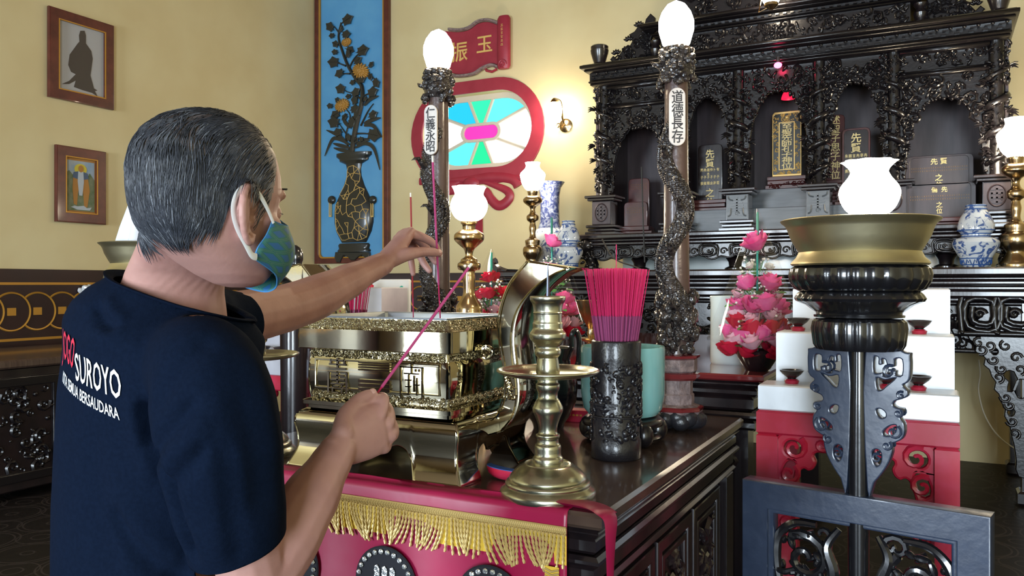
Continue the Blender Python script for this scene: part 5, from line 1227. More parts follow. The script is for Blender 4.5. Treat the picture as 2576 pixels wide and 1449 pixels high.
def flower_cone(label, loc, H, R, seed, tiers, pot):
    rnd = random.Random(seed); t = thing('flower_cone', label, 'flower arrangement', loc)
    if pot:
        f = MB(); f.lathe([(.045, 0), (.05, .01), (.075, .05), (.08, .075), (.076, .08), (.06, .05)], 24); f.build('pot', 'black_lacquer', t)
    z0 = .055 if pot else .01
    f = MB(); f.rings([[(R * .5 * math.cos(a), R * .5 * math.sin(a), z0) for a in [2 * PI * k / 24 for k in range(24)]], [(R * math.cos(a), R * math.sin(a), z0 + .07) for a in [2 * PI * k / 24 for k in range(24)]], [(.006 * math.cos(a), .006 * math.sin(a), H) for a in [2 * PI * k / 24 for k in range(24)]]], True, (False, False))
    f.build('clear_wrapper', 'clear_film', t, smooth=60)
    f = MB(); f.tube([(0, 0, z0), (0, 0, H - .03)], .004, 6); f.tube([(.004, -.006, H * .72), (.002, -.004, H - .015)], .011, 5, flat=.4); f.build('stem', 'ribbon_teal', t)
    for (u, kind, n, sz) in tiers:
        z = z0 + (H - z0) * u; rr = R * (1 - u) * .66; a0 = rnd.uniform(0, 6)
        for k in range(n):
            a = a0 + 2 * PI * k / n + rnd.uniform(-.25, .25); q = rr * rnd.uniform(.75, 1.05) if n > 1 else .0
            c = (q * math.cos(a), q * math.sin(a) - (0 if n > 1 else .012), z + rnd.uniform(-.012, .012))
            f = MB(); rose(f, c, sz * rnd.uniform(1.1, 1.35), rnd); f.build('rose', 'petal_' + kind, t, smooth=60)
    f = MB(); g = MB(); st = MB()
    for k in range(46):
        u = rnd.uniform(.02, .55) ** 1.0; z = z0 + .02 + (H - z0) * u; a = rnd.uniform(0, 2 * PI); q = R * (1 - u) * rnd.uniform(.2, .8)
        leaf_blade(f, (q * math.cos(a), q * math.sin(a), z), (math.cos(a) * .8, math.sin(a) * .8, rnd.uniform(-.3, .6)), rnd.uniform(.03, .05), rnd.uniform(.009, .016), rnd)
    for k in range(90):
        u = rnd.choice((.25, .42, .48, .6)) + rnd.uniform(-.07, .07); z = z0 + (H - z0) * u; a = rnd.uniform(0, 2 * PI); q = R * (1 - u) * rnd.uniform(.35, .92); c = Vector((q * math.cos(a), q * math.sin(a), z))
        g.ball(c, rnd.uniform(.0035, .0065), 6, 4); st.tube([c, c * .4 + Vector((0, 0, z * .6 - .05))], .0009, 4)
    f.build('leaves', 'leaf', t, smooth=60); g.build('white_buds', 'petal_white', t); st.build('bud_stems', 'leaf', t)
    return t
big = [(.03, 'red', 8, .042), (.08, 'pale', 7, .042), (.14, 'pink', 7, .044), (.20, 'red', 7, .042), (.26, 'pale', 6, .038), (.33, 'pink', 6, .044), (.40, 'pale', 4, .022), (.47, 'pink', 4, .040), (.60, 'white', 3, .018), (.76, 'pink', 1, .048)]
p = P(1905, 880, 3.12); flower_cone('large clear cone of pink and red roses beside the white vase', (p.x, p.y, 1.07), .62, .190, 81, big, True)
p = P(1388, 880, 4.3); flower_cone('clear flower cone with a single pink rose at its top, rising behind the burner ear', (p.x, p.y, 1.07), .695, .20, 85, [(.04, 'red', 9, .044), (.10, 'pale', 5, .042), (.17, 'red', 6, .042), (.22, 'pink', 6, .046), (.30, 'pink', 4, .042), (.78, 'pink', 1, .05)], True)
p = P(1236, 880, 3.85); flower_cone('small clear flower cone of red roses next to the tall brass lamp', (p.x, p.y, 1.07), .495, .17, 89, [(.10, 'red', 7, .042), (.24, 'red', 6, .042), (.36, 'pale', 5, .036), (.5, 'red', 5, .036), (.66, 'red', 2, .036)], True)
# ------------------------------------------------------------ lamp stands: lattice foot, pole, lotus capital, brass bowl
def lamp_stand(label, loc, rz):
    t = thing('lamp_stand', label, 'lamp stand', loc, rz); k = .000951; Y0 = 555; zr = 1.552
    s = lambda pts: [(w * k, zr + (Y0 - y) * k) for w, y in pts]
    f = MB(); f.lathe(s([(135, 664), (158, 668), (163, 664), (160, 658), (150, 648), (143, 634), (150, 622), (164, 596), (171, 575), (176, 566), (186, 558), (188, 554), (184, 552), (176, 560), (168, 575), (150, 612), (100, 640), (1, 645)]), 64, cap=(True, False)); f.build('bowl', 'bowl_brass', t)
    gad = lambda n, d: (lambda a, z: 1 + d * (abs(math.sin(a * n / 2)) - .6))
    f = MB(); f.lathe(s([(60, 736), (135, 735), (152, 726), (163, 708), (166, 692), (162, 676), (150, 668), (60, 666)]), 144, mod=gad(26, .035)); f.build('lotus_bowl', 'black_lacquer', t)
    f = MB(); f.lathe(s([(60, 800), (106, 797), (107, 792), (100, 790), (102, 785), (112, 778), (126, 767), (148, 757), (152, 750), (146, 740), (140, 734), (60, 733)]), 144, mod=lambda a, z: 1 + (.03 * (abs(math.sin(a * 13)) - .5) if z > zr + (Y0 - 762) * k else 0)); f.build('lotus_collar', 'black_lacquer', t)
    f = MB(); f.lathe(s([(30, 880), (100, 878), (107, 866), (110, 845), (112, 825), (109, 808), (100, 800), (40, 798)]), 144, mod=gad(22, .04)); f.build('lotus_bud', 'black_lacquer', t)
    f = MB(); f.lathe([(.022, .02), (.022, .3), (.024, .9), (.020, 1.25)], 20); f.build('pole', 'black_lacquer', t)
    f = MB(); f.lathe([(.10, .0), (.11, .01), (.10, .03), (.05, .06), (.03, .10)], 24); f.build('pole_foot', 'black_lacquer', t)
    # carved brackets: traced outline, four around the pole
    q = lambda pts: [((x - 2150) * k, zr + (Y0 - y) * k) for x, y in pts]
    o = q([(2170, 880), (2262, 880), (2272, 890), (2272, 936), (2266, 952), (2256, 960), (2266, 972), (2266, 986), (2252, 994), (2238, 1000), (2234, 1010), (2244, 1016), (2256, 1018), (2254, 1030), (2250, 1040), (2258, 1052), (2260, 1072), (2254, 1090), (2240, 1100), (2228, 1106), (2232, 1120), (2228, 1140), (2220, 1160), (2206, 1184), (2190, 1206), (2174, 1226)])
    hs = [q(h) for h in ([(2190, 896), (2200, 896), (2200, 912), (2208, 912), (2208, 900), (2216, 900), (2222, 916), (2236, 916), (2238, 898), (2254, 898), (2254, 934), (2240, 936), (2240, 926), (2228, 926), (2226, 940), (2212, 940), (2210, 932), (2202, 934), (2190, 932)],
        [(2196, 946), (2216, 950), (2238, 944), (2220, 962), (2208, 974), (2198, 974)], [(2196, 1024), (2206, 1022), (2216, 1030), (2216, 1040), (2206, 1044), (2198, 1036)], [(2212, 1076), (2226, 1062), (2240, 1058), (2240, 1070), (2230, 1084), (2214, 1086)], [(2186, 1130), (2196, 1122), (2206, 1130), (2206, 1152), (2196, 1164), (2188, 1152)])]
    me = plate_mesh([[(p.x, p.y) for p in cr([(a_, b_, 0) for a_, b_ in q_], 3, True)] for q_ in [o] + hs], .030, .003)
    for j in (0, 2):
        f = MB(); f.mesh(me)
        for x, y, r, d in ((2226, 928, .016, 1), (2246, 1028, .010, -1), (2252, 985, .010, 1), (2236, 1075, .018, -1), (2197, 1144, .012, 1), (2220, 1110, .012, -1)):
            c = q([(x, y)])[0]
            for yy in (-.015, .015): spiral(f, c[0], c[1], r, 1.2, 1, d, .0035, yy)
        b = f.build('bracket', 'sky_sheen_black', t); b.rotation_euler = (0, 0, PI / 2 * j)
    # lattice frame: the near pane carries the pole in its rail
    W, B, T = .279, .066, .898
    f = MB()
    # four mitred bars with a raised inner fillet
    plate(f, [[(-W, .06), (W, .06), (W, T), (-W, T)], [(-W + B, .06 + B), (W - B, .06 + B), (W - B, T - B), (-W + B, T - B)]], .058, .003)
    plate(f, [[(-W + B - .004, .06 + B - .004), (W - B + .004, .06 + B - .004), (W - B + .004, T - B + .004), (-W + B - .004, T - B + .004)], [(-W + B + .012, .06 + B + .012), (W - B - .012, .06 + B + .012), (W - B - .012, T - B - .012), (-W + B + .012, T - B - .012)]], .036, .005)
    f.build('frame', 'sky_sheen_black', t)
    for s2 in (-1, 1):
        f = MB()
        def tb(pts, r): 
            c = cr([(s2 * x, y, z) for x, y, z in pts], 6); n = len(c); f.tube(c, [r * (1.1 - .5 * abs(2 * i / (n - 1) - 1)) for i in range(n)], 8, flat=1)
        for zc in (.70, .44, .20):
            if zc < .3: h = .8
            else: h = 1
            tb([(.045, 0, zc + .105 * h), (.07, -.012, zc + .06), (.055, -.012, zc + .0), (.075, -.01, zc - .06), (.11, 0, zc - .10)], .014)
            tb([(.10, 0, zc + .105), (.155, 0, zc + .10), (.195, 0, zc + .06), (.2, 0, zc), (.185, 0, zc - .07), (.15, 0, zc - .11)], .013)
            spiral(f, s2 * .125, zc + .02, .062, 1.3, 2.2, s2, .013, -.006, 7, 18); spiral(f, s2 * .14, zc - .065, .035, 1.2, 0, -s2, .009, -.004, 6)
            spiral(f, s2 * .085, zc + .085, .03, 1.1, 3, -s2, .009, 0, 6)
            rnd = random.Random(int(zc * 100))
            for k2 in range(22):
                a = rnd.uniform(0, 2 * PI); q2 = rnd.uniform(.02, .085)
                f.ball((s2 * (.125 + q2 * math.cos(a)), rnd.uniform(-.016, .01), zc + q2 * math.sin(a)), (rnd.uniform(.012, .024), .012, .009), 8, 5, Matrix.Rotation(rnd.uniform(0, 3), 3, 'Y'))
            for k2 in range(4): a = k2 * .6; tb([(.13, 0, zc), (.13 + .05 * math.cos(a + 4), -.01, zc + .05 * math.sin(a + 4)), (.13 + .085 * math.cos(a + 4.3), 0, zc + .085 * math.sin(a + 4.3))], .008)
        f.build('dragon_scroll', 'black_lacquer', t)
    f = MB(); f.bbox((-W, -.17, 0), (-W + .07, .17, .06), .01); f.bbox((W - .07, -.17, 0), (W, .17, .06), .01); f.build('sled_foot', 'sky_sheen_black', t)
    return t
ps = P(2160, 715, 1.95)
ls = lamp_stand('black lamp stand with lattice foot and wide brass bowl before the white rack', (ps.x, ps.y, 0), math.radians(-11))
p2 = P(378, 715, 3.07)
dup(ls, (p2.x, p2.y, 0), math.radians(8), 'black lamp stand with brass bowl half hidden behind the person')
k = .000951; y0 = 640
zb = 1.552 - (640 - 555) * k
oil_lamp('oil lamp with bright frilled globe sitting in the brass bowl', (P(2187, 715, 1.95).x, P(2187, 715, 1.95).y, zb + .0),
    sc([(46, 640), (46, 634), (40, 630)], k, 640), sc([(40, 631), (52, 610), (50, 590), (36, 576)], k, 640), sc([(27, 577), (27, 560), (36, 553), (37, 549), (30, 547)], k, 640),
    sc([(26, 549), (38, 542), (58, 525), (70, 500), (72, 482), (66, 466), (52, 448), (44, 434), (46, 424), (56, 412), (64, 406)], k, 640), .07)
# the covered lamp on the other stand
t = thing('covered_lamp', 'lamp under a white cloth in the brass bowl of the far lamp stand', 'lamp', (p2.x, p2.y, zb))
f = MB(); rs = []
for z, r, m in ((.075, .115, .014), (.14, .098, .012), (.21, .075, .010), (.28, .05, .006), (.33, .03, .003), (.345, .004, 0)):
    rs.append([((r + m * math.sin(9 * a) + m * .6 * math.sin(5 * a + 1)) * math.cos(a), (r + m * math.sin(9 * a)) * math.sin(a), z) for a in [2 * PI * i / 72 for i in range(72)]])
f.rings(rs, True, (False, True)); f.build('cloth_cover', 'cloth_white', t, smooth=60)
f = MB(); f.lathe([(.05, 0), (.05, .06), (.04, .09)], 20); f.bbox((-.155, -.01, .10), (-.13, .01, .155), .004); f.build('lamp_body', 'black_lacquer', t)
# ------------------------------------------------------------ dragon lamp posts
def dragon_post(label, loc, text, rz, top, seed):
    t = thing('dragon_post', label, 'lamp post', loc, rz); rnd = random.Random(seed)
    h = top - loc[2]
    f = MB()
    for z, r, hh in ((0, .085, .05),): 
        for k in range(26): a = rnd.uniform(0, 6.3); q = rnd.uniform(.02, .075); f.ball((q * math.cos(a), q * math.sin(a), rnd.uniform(.031, .05)), (.035, .03, .03), 9, 6)
    f.build('rock_base', 'black_stone', t)
    f = MB(); f.lathe([(.082, .05), (.088, .06), (.088, .075), (.060, .085), (.060, .115), (.055, .12), (.055, .165), (.066, .172), (.066, .19)], 8); f.build('stone_pedestal', 'stone', t, smooth=20)
    for pr in ([(.070, .165), (.078, .172), (.078, .186), (.068, .19)], [(.084, .06), (.091, .066), (.091, .074), (.084, .078)], [(.068, .232), (.079, .238), (.079, .246), (.05, .25)]):
        f = MB(); f.lathe(pr, 8); f.build('red_moulding', 'red_top', t, smooth=20)
    f = MB(); f.lathe([(.064, .19), (.070, .195), (.070, .232), (.064, .238)], 8); f.build('stone_band', 'stone', t, smooth=20)
    f = MB(); f.lathe([(.046, .24), (.044, .5), (.040, .9), (.038, h - .16), (.040, h - .12)], 18); f.build('post', 'post_brown', t)
    # coiled dragon
    f = MB(); pts = []; rr = []; z0, z1 = .30, h - .27
    for k in range(120):
        u = k / 119; a = -1.95 + 1.0 * math.sin(u * 4.3 * PI + .5); q = .031 - max(0, u - .72) * .05; pts.append((q * math.cos(a), q * math.sin(a), z0 + (z1 - z0) * u)); rr.append(.041 * (1 - .25 * u) * (1 if u < .9 else max(.2, 1 - (u - .9) * 8)))
    f.tube(pts, rr, 14, flat=.85)
    for k in range(2, 112):
        p = Vector(pts[k]); a = math.atan2(p.y, p.x); d = Vector((math.cos(a), math.sin(a), 0)); sd = Vector((-d.y, d.x, 0))
        f.tube([p + d * rr[k] * .85, p + d * (rr[k] + .008) + Vector((0, 0, .006))], [.006, .001], 4)
        for j in range(-3, 4):
            if j == 0: continue
            w = j * .42 + (.2 if k % 2 else 0); e = (d * math.cos(w) + sd * math.sin(w)); f.ball(p + e * rr[k] * .97, (.0075, .0035, .0075), 6, 4, Matrix.Rotation(math.atan2(e.y, e.x) - PI / 2, 3, 'Z'))
    for i, sgn in ((16, -1), (44, 1), (66, -1), (92, 1)):
        c = Vector(pts[i]); a = math.atan2(c.y, c.x) + sgn * 1.0; d = Vector((math.cos(a), math.sin(a), 0)); c = c + d * rr[i] * .6
        f.tube([c, c + d * .026 + Vector((0, 0, -.006)), c + d * .046 + Vector((0, 0, .014))], [.017, .012, .009], 8)
        e = c + d * .046 + Vector((0, 0, .014)); sd = Vector((-d.y, d.x, 0))
        for w in (-1, -.3, .3, 1): f.tube([e, e + d * .014 + sd * w * .012 + Vector((0, 0, .006)), e + d * .026 + sd * w * .017 - Vector((0, 0, .003))], [.0055, .0045, .001], 5)
    f.build('coiled_dragon', 'dragon_black', t)
    f = MB()
    for k in range(150):
        u = rnd.random(); z = .25 + .20 * u; a = rnd.uniform(0, 6.3); q = rnd.uniform(.030, .062) * (1.15 - .4 * abs(u - .5)); f.ball((q * math.cos(a), q * math.sin(a), z), (rnd.uniform(.010, .022), rnd.uniform(.010, .02), rnd.uniform(.012, .030)), 6, 4)
    f.build('wave_rocks', 'dragon_black', t)
    # lion head holding the bulb
    f = MB(); zc = h - .165; f.ball((0, 0, zc), (.056, .056, .05), 16, 10)
    for k in range(90): a = rnd.uniform(0, 6.3); z = rnd.uniform(-.055, .075); q = .052 + rnd.uniform(-.004, .006) - max(0, z) * .10; f.ball((q * math.cos(a), q * math.sin(a), zc + z), (.013, .013, .011), 6, 4)
    f.lathe([(.030, zc - .06), (.05, zc + .02), (.044, h - .12), (.048, h - .09), (.040, h - .085)], 16); f.tube([(-.05, 0, zc + .015), (-.075, -.01, zc + .02), (-.085, 0, zc + .03)], [.012, .008, .003], 5); f.build('lion_capital', 'dragon_black', t)
    f = MB(); f.lathe([(.022, h - .10), (.045, h - .075), (.058, h - .03), (.058, h + .0), (.048, h + .03), (.030, h + .055), (.006, h + .068)], 24); f.build('bulb', 'bulb', t)
    # inscribed plaque
    f = MB(); za, zb2 = h - .425, h - .235; n = 10; pl = []
    o = []; w = .0265; hh = (za + zb2) / 2
    L2 = (zb2 - za) / 2 + .0
    for k in range(13): a = PI * k / 12; o.append((w * math.cos(a), L2 - w + w * math.sin(a)))
    for k in range(13): a = PI + PI * k / 12; o.append((w * math.cos(a), -L2 + w + w * math.sin(a)))
    plate(f, [o], .012, .003, mtx=Matrix.Translation((-.008, -.060, hh))); f.build('plaque', 'plaque_ivory', t)
    f = MB(); column_text(f, text, .046, -.008, hh + L2 - .010, (2 * L2 - .02) / 4, -.0665, .001, .0010, .85); f.build('brush_characters', 'ink', t)
    f = MB(); f.box((-.02, -.056, hh - .06), (.004, -.03, hh + .06)); f.build('plaque_bracket', 'post_brown', t)
    return t
dragon_post('dragon lamp post with lit bulb and ivory plaque, standing next to the black shrine', (-.768, 2.66, TZ), '道德長存', .46, 2.275, 91)
dragon_post('dragon lamp post with lit bulb and pale plaque, standing before the oval window', (-1.705, 2.66, TZ), '仁義永昭', .22, 2.315, 92)
f = MB(); f.tube(cr([PY(1515, 602, 3.1), PY(1545, 650, 2.95), PY(1600, 672, 2.85), PY(1632, 688, 2.74)], 6), .003, 5); f.tube(cr([PY(1614, 420, 2.70), PY(1618, 560, 2.70), PY(1622, 660, 2.70)], 4), .0025, 5)
tag(f.build('electric_cable', 'cable_black'), 'thin black electric cord looping at the dragon post by the shrine', 'cord')
p = P(742, 715, 3.5); t = thing('carved_finial', 'small dark carved wooden figure standing behind the burner ear', 'figure', (p.x, p.y, 0))
f = MB(); f.lathe([(.06, 0), (.06, .9), (.065, 1.36), (.085, 1.38), (.085, 1.40)], 14); f.build('support_post', 'dark_wood', t)
f = MB(); f.lathe([(.06, 1.40), (.068, 1.425), (.05, 1.46), (.034, 1.48), (.032, 1.49), (.038, 1.505), (.038, 1.53), (.028, 1.555), (.008, 1.568)], 16, sy=.8); f.ball((0, -.035, 1.515), (.012, .01, .012), 6, 4)
for s in (-1, 1): f.ball((s * .05, -.02, 1.445), (.03, .03, .035), 8, 5)
f.build('robed_figure', 'black_lacquer', t)
# ------------------------------------------------------------ altar cloth
def altar_cloth():
    x0, x1 = TX0 + .02, TX1 - .075; t = thing('altar_cloth', 'red satin altar cloth with gold fringe over the front edge of the table', 'cloth', ((x0 + x1) / 2, TY0, TZ)); w = (x1 - x0) / 2
    rnd = random.Random(101); NX = 120
    def sec(i):
        x = -w + 2 * w * i / NX
        back = .046 + .022 * (i / NX) ** 3 + .002 * math.sin(i * .35); wv = lambda k, a: a * math.sin(x * k + 1.3)
        pts = [(x, back, .0022), (x, back - .004, .0055), (x, back * .72, .003 + .002 * math.sin(x * 23)), (x, back * .58, .007 + .003 * math.sin(x * 17 + 1)), (x, back * .48, .0035), (x, back * .2, .003 + .001 * math.sin(x * 31)), (x, .004, .0028), (x, -.004, .0), (x, -.0065, -.012), (x, -.008 + wv(30, .001), -.035)]
        for k in range(1, 12):
            z = -.035 - .05 * k; pts.append((x, -.010 + .010 * math.sin(x * 22 + .6) * min(1, k / 5) - .004 * k / 11, z))
        return pts
    f = MB(); rs = [sec(i) for i in range(NX + 1)]; f.rings(rs, False, (False, False)); o = f.build('satin_sheet', 'satin_red', t, smooth=60)
    md = o.modifiers.new('thick', 'SOLIDIFY'); md.thickness = .0012; md.offset = 1
    f = MB()
    for q in (.0, 1.0):
        pts = [(-w + 2 * w * i / NX, -.0125, -.033 - q * .014) for i in range(NX + 1)]; f.tube(pts, .002, 5)
    f.box((-w, -.0135, -.050), (w, -.0105, -.032))
    for i in range(NX * 2):
        x = -w + 2 * w * i / (NX * 2); f.tube([(x, -.0145, -.034), (x + .004, -.0155, -.040), (x, -.0145, -.048)], .0016, 4)
    f.build('fringe_braid', 'fringe_gold', t)
    f = MB(); n = 125
    for i in range(n):
        x = -w + 2 * w * (i + .5) / n; lean = .012 * math.sin(i * .13) + .010 * math.sin(i * .61) + .004 * rnd.uniform(-1, 1); L = .080 * rnd.uniform(.9, 1.08); y = -.0165 - rnd.uniform(0, .004)
        for s in (0, PI):
            pts = []
            for k in range(15):
                u = k / 14; a = s + u * 6.5 * 2 * PI / 2; pts.append((x + lean * u * u * 1.8 + .0016 * math.cos(a), y + .0016 * math.sin(a), -.046 - L * u))
            f.tube(pts, .0021, 5)
    f.build('bullion_fringe', 'fringe_gold', t)
    f = MB(); f.box((-w, -.0115, -.112), (w, -.0108, -.048)); 
    f.build('yellow_tape', 'yellow_cloth', t)
    for s in (1,):
        f = MB(); f.box((s * (w - .045), -.0235, -.58), (s * (w - .012), -.0225, -.115)); f.build('side_tape', 'yellow_cloth', t)
        f = MB()
        for i in range(60): z = -.12 - .0077 * i; f.tube([(w - .044, -.025, z), (w - .028, -.027, z - .005), (w - .012, -.025, z)], .0022, 4)
        f.build('side_braid', 'fringe_gold', t)
    # beaded medallions
    for i, (x, txt) in enumerate(((-.46, 0), (-.17, 1), (.12, 2), (.40, 3))):
        c = (x, -.024, -.222); f = MB(); f.lathe([(.084, 0), (.088, .003), (.085, .006), (.0, .007)], 36); f.v = [(a + c[0], c[1] - z, b + c[2]) for a, b, z in f.v]; m = f.build('medallion', 'felt_black', t)
        f = MB()
        for k in range(26): a = 2 * PI * k / 26; f.ball((c[0] + .076 * math.cos(a), c[1] - .009, c[2] + .076 * math.sin(a)), (.0065, .004, .0065), 5, 4)
        f.build('silver_beads', 'sequin', m)
        f = MB()
        for k in range(3):
            xx = c[0] - .022 + k * .022; plate(f, [[(xx - .007, c[2] - .02), (xx + .008, c[2] - .02), (xx + .009, c[2] + .035), (xx + .002, c[2] + .044), (xx - .006, c[2] + .040)]], .003, .001, mtx=Matrix.Translation((0, c[1] - .009, 0)))
        plate(f, [[(c[0] - .035, c[2] - .045), (c[0] + .035, c[2] - .045), (c[0] + .030, c[2] - .026), (c[0] - .030, c[2] - .026)]], .003, .001, mtx=Matrix.Translation((0, c[1] - .009, 0)))
        f.build('silver_emblem', 'sequin', m)
    # corner tie hanging past the end of the table
    f = MB(); pts = cr([(w - .02, .062, .003), (w + .03, .05, .003), (w + .055, .035, .003), (w + .075, .018, .002), (w + .090, .012, -.012), (w + .092, .006, -.06), (w + .090, .01, -.14), (w + .094, .008, -.28)], 6); n = len(pts)
    f.tube(pts, [.05 * (1 - i / (n - 1)) ** 1.5 + .009 for i in range(n)], 8, flat=.16, up=(0, .2, 1)); f.build('corner_tie', 'satin_red', t)
altar_cloth()
# ------------------------------------------------------------ the person
RT, FW, UP = Vector((CC, SS, 0)), Vector((-SS, CC, 0)), Vector((0, 0, 1))
def basis(deg, pitch=0):
    a = math.radians(deg); F = RT * math.cos(a) + FW * math.sin(a); R = RT * math.sin(a) - FW * math.cos(a); p = math.radians(pitch)
    return F * math.cos(p) - UP * math.sin(p), R, UP * math.cos(p) + F * math.sin(p)
def chain(mb, pts, sides=14):
    # tapered limb through joints with rounded ends
    P_ = [Vector(p) for p, r in pts]; R_ = [r for p, r in pts]
    c = []; rr = []; n = len(P_)
    for i in range(n - 1):
        for k in range(6):
            t = k / 6; p0, p1, p2, p3 = P_[max(0, i - 1)], P_[i], P_[i + 1], P_[min(n - 1, i + 2)]
            s = .5 * ((2 * p1) + (p2 - p0) * t + (2 * p0 - 5 * p1 + 4 * p2 - p3) * t * t + (3 * p1 - p0 - 3 * p2 + p3) * t ** 3)
            c.append(s); rr.append(R_[i] + (R_[i + 1] - R_[i]) * (3 * t * t - 2 * t ** 3))
    c.append(P_[-1]); rr.append(R_[-1]); mb.tube(c, rr, sides); mb.ball(P_[0], R_[0], 12, 8); mb.ball(P_[-1], R_[-1], 12, 8)
def loft(mb, secs, n=28, e=2.0):
    rs = []
    for c, x, y, rx, ry, *drop in secs:
        ring = []
        for i in range(n):
            t = 2 * PI * i / n; a, b = math.cos(t), math.sin(t); q = (abs(a) ** e + abs(b) ** e) ** (-1 / e); a *= q; b *= q
            p = c + x * rx * a + y * ry * b
            if drop: p = p - UP * (drop[0] * max(0, a) ** 2 + drop[1] * max(0, b) ** 2)
            ring.append(p)
        rs.append(ring)
    mb.rings(rs)
def sculpt(mb, voxel, smooth, root, name, m, iters=4):
    o = mb.build(name, m, smooth=0); md = o.modifiers.new('r', 'REMESH'); md.mode = 'VOXEL'; md.voxel_size = voxel; md.use_smooth_shade = True
    s = o.modifiers.new('s', 'SMOOTH'); s.factor = .5; s.iterations = smooth
    bpy.context.view_layer.update(); dg = bpy.context.evaluated_depsgraph_get(); me = bpy.data.meshes.new_from_object(o.evaluated_get(dg))
    for mm in ([m] if isinstance(m, str) else m):
        if not me.materials: me.materials.append(M[mm])
    bpy.data.objects.remove(o); me.name = name; o = bpy.data.objects.new(name, me); C.objects.link(o); me.polygons.foreach_set('use_smooth', [True] * len(me.polygons))
    return o
def person():
    root = thing('person', 'man in a dark t-shirt and patterned blue mask placing incense sticks in the brass burner', 'person', (*P(395, 715, 1.19).xy, 0))
    O = Vector(root.location)
    F, R, U = basis(38)
    hF, hR, hU = basis(61, 1); HO = P(527, 501, 1.02); HS = .965
    H = lambda f, r, u: HO + (hF * f + hR * r + hU * u) * HS
    # --- body, head, arms and hands: one skin
    b = MB()
    S = lambda y, px, Z: P(px, y, Z)
    loft(b, [(P(395, 1700, 1.18), R, F, .165, .115), (P(392, 1449, 1.18), R, F, .150, .105), (P(390, 1200, 1.18), R, F, .155, .105), (P(403, 960, 1.165), R, F, .16, .10), (P(418, 830, 1.155), R, F, .14, .09, .04, .03), (P(430, 760, 1.145), R, F, .10, .08, .04, .04)])
    nk = lambda px, y, Z, w, d: (P(px, y, Z), hR, hF, w, d)
    loft(b, [(P(418, 810, 1.145), R, F, .085, .082), (P(428, 750, 1.135), R, F, .069, .073), (P(444, 690, 1.115), hR, hF, .060, .068), (P(464, 640, 1.085), hR, hF, .057, .065), (P(492, 570, 1.05), hR, hF, .055, .062), (P(505, 520, 1.03), hR, hF, .05, .055)])
    # head: stacked sections, chin to crown
    rs = []
    for u, ff, fb, w, e in ((-.126, .066, .040, .016, 2), (-.120, .080, .020, .032, 2.1), (-.106, .088, -.005, .047, 2.2), (-.085, .090, -.035, .058, 2.3), (-.060, .091, -.068, .065, 2.3), (-.035, .090, -.088, .070, 2.3), (-.010, .090, -.097, .0735, 2.25), (.010, .098, -.101, .076, 2.2), (.035, .097, -.103, .077, 2.15), (.060, .090, -.098, .074, 2.1), (.080, .076, -.086, .066, 2.0), (.096, .056, -.066, .053, 2), (.107, .030, -.040, .034, 2), (.111, .008, -.015, .012, 2)):
        u = u if u > -.06 else -.06 + (u + .06) * .82; c = H((ff + fb) / 2, 0, u); d = (ff - fb) / 2; ring = []
        for i in range(32):
            t = 2 * PI * i / 32; a, q = math.cos(t), math.sin(t); k = (abs(a) ** e + abs(q) ** e) ** (-1 / e); ring.append(c + (hF * d * a * k + hR * w * q * k) * HS)
        rs.append(ring)
    b.rings(rs)
    b.tube([H(.092, 0, .004), H(.104, 0, -.016), H(.114, 0, -.036), H(.108, 0, -.048)], [.007, .009, .012, .010], 10)
    for s in (-1, 1):
        b.ball(H(.107, .011 * s, -.045), .008, 8, 6)
        b.tube([H(.096, .008 * s, .012), H(.094, .030 * s, .017), H(.080, .048 * s, .010)], [.007, .008, .006], 8)
        b.ball(H(.080, .031 * s, -.012), .0125, 10, 7)
        b.tube([H(.075, .036 * s, -.035), H(.055, .058 * s, -.030), H(.03, .066 * s, -.025)], [.011, .011, .008], 8)
        # ear: rim, inner fold, hollow and lobe, standing off the head
        def E_(f, u, o=0): return H(-.010 + f * .92, s * (.0735 + max(0, .016 - f) * .50 + o), -.024 + u)
        rim = [(.016, .004), (.015, .020), (.006, .032), (-.007, .033), (-.017, .022), (-.021, .004), (-.018, -.012), (-.010, -.025), (.000, -.034), (.008, -.031), (.012, -.022)]
        b.tube(cr([E_(*q) for q in rim], 4), [.0052] * 24 + [.0048] * 8 + [.0062] * 9, 9)
        b.tube(cr([E_(.002, .020, -.001), E_(-.008, .014, -.001), E_(-.011, .000, -.001), E_(-.006, -.013, -.001)], 4), .0045, 7)
        # thin skin of the ear behind the hollow
        for (f1, u1, r1) in ((-.004, .018, .012), (-.008, .002, .0125), (-.004, -.014, .011), (.003, -.026, .0075)):
            b.ball(E_(f1, u1, -.006), (r1, .0045, r1 * 1.15), 10, 6, Matrix((hF, hR, hU)).transposed())
        b.tube([E_(.015, .002, -.003), E_(.017, -.007, -.002), E_(.014, -.014, -.003)], [.004, .0055, .004], 7)
    b.tube([H(.098, -.02, -.078), H(.102, 0, -.076), H(.098, .02, -.078)], [.004, .006, .004], 8)
    b.tube([H(.096, -.02, -.090), H(.101, 0, -.090), H(.096, .02, -.090)], [.004, .007, .004], 8)
    # near arm (right)
    RS, RE, RW = P(520, 935, 1.0), P(645, 1475, 1.05), P(852, 1132, 1.20)
    chain(b, [(P(455, 910, 1.08), .05), (RS, .056), (P(560, 1130, 1.0), .052), (P(612, 1340, 1.03), .046), (RE, .043)])
    chain(b, [(RE, .043), (P(712, 1370, 1.085), .046), (P(775, 1262, 1.13), .041), (P(825, 1177, 1.175), .031), (RW, .0265)])
    # far arm (left)
    LS, LE, LW = P(480, 815, 1.31), P(710, 778, 1.57), P(962, 664, 1.83)
    chain(b, [(P(430, 830, 1.22), .058), (LS, .056), (P(590, 803, 1.44), .050), (LE, .047)])
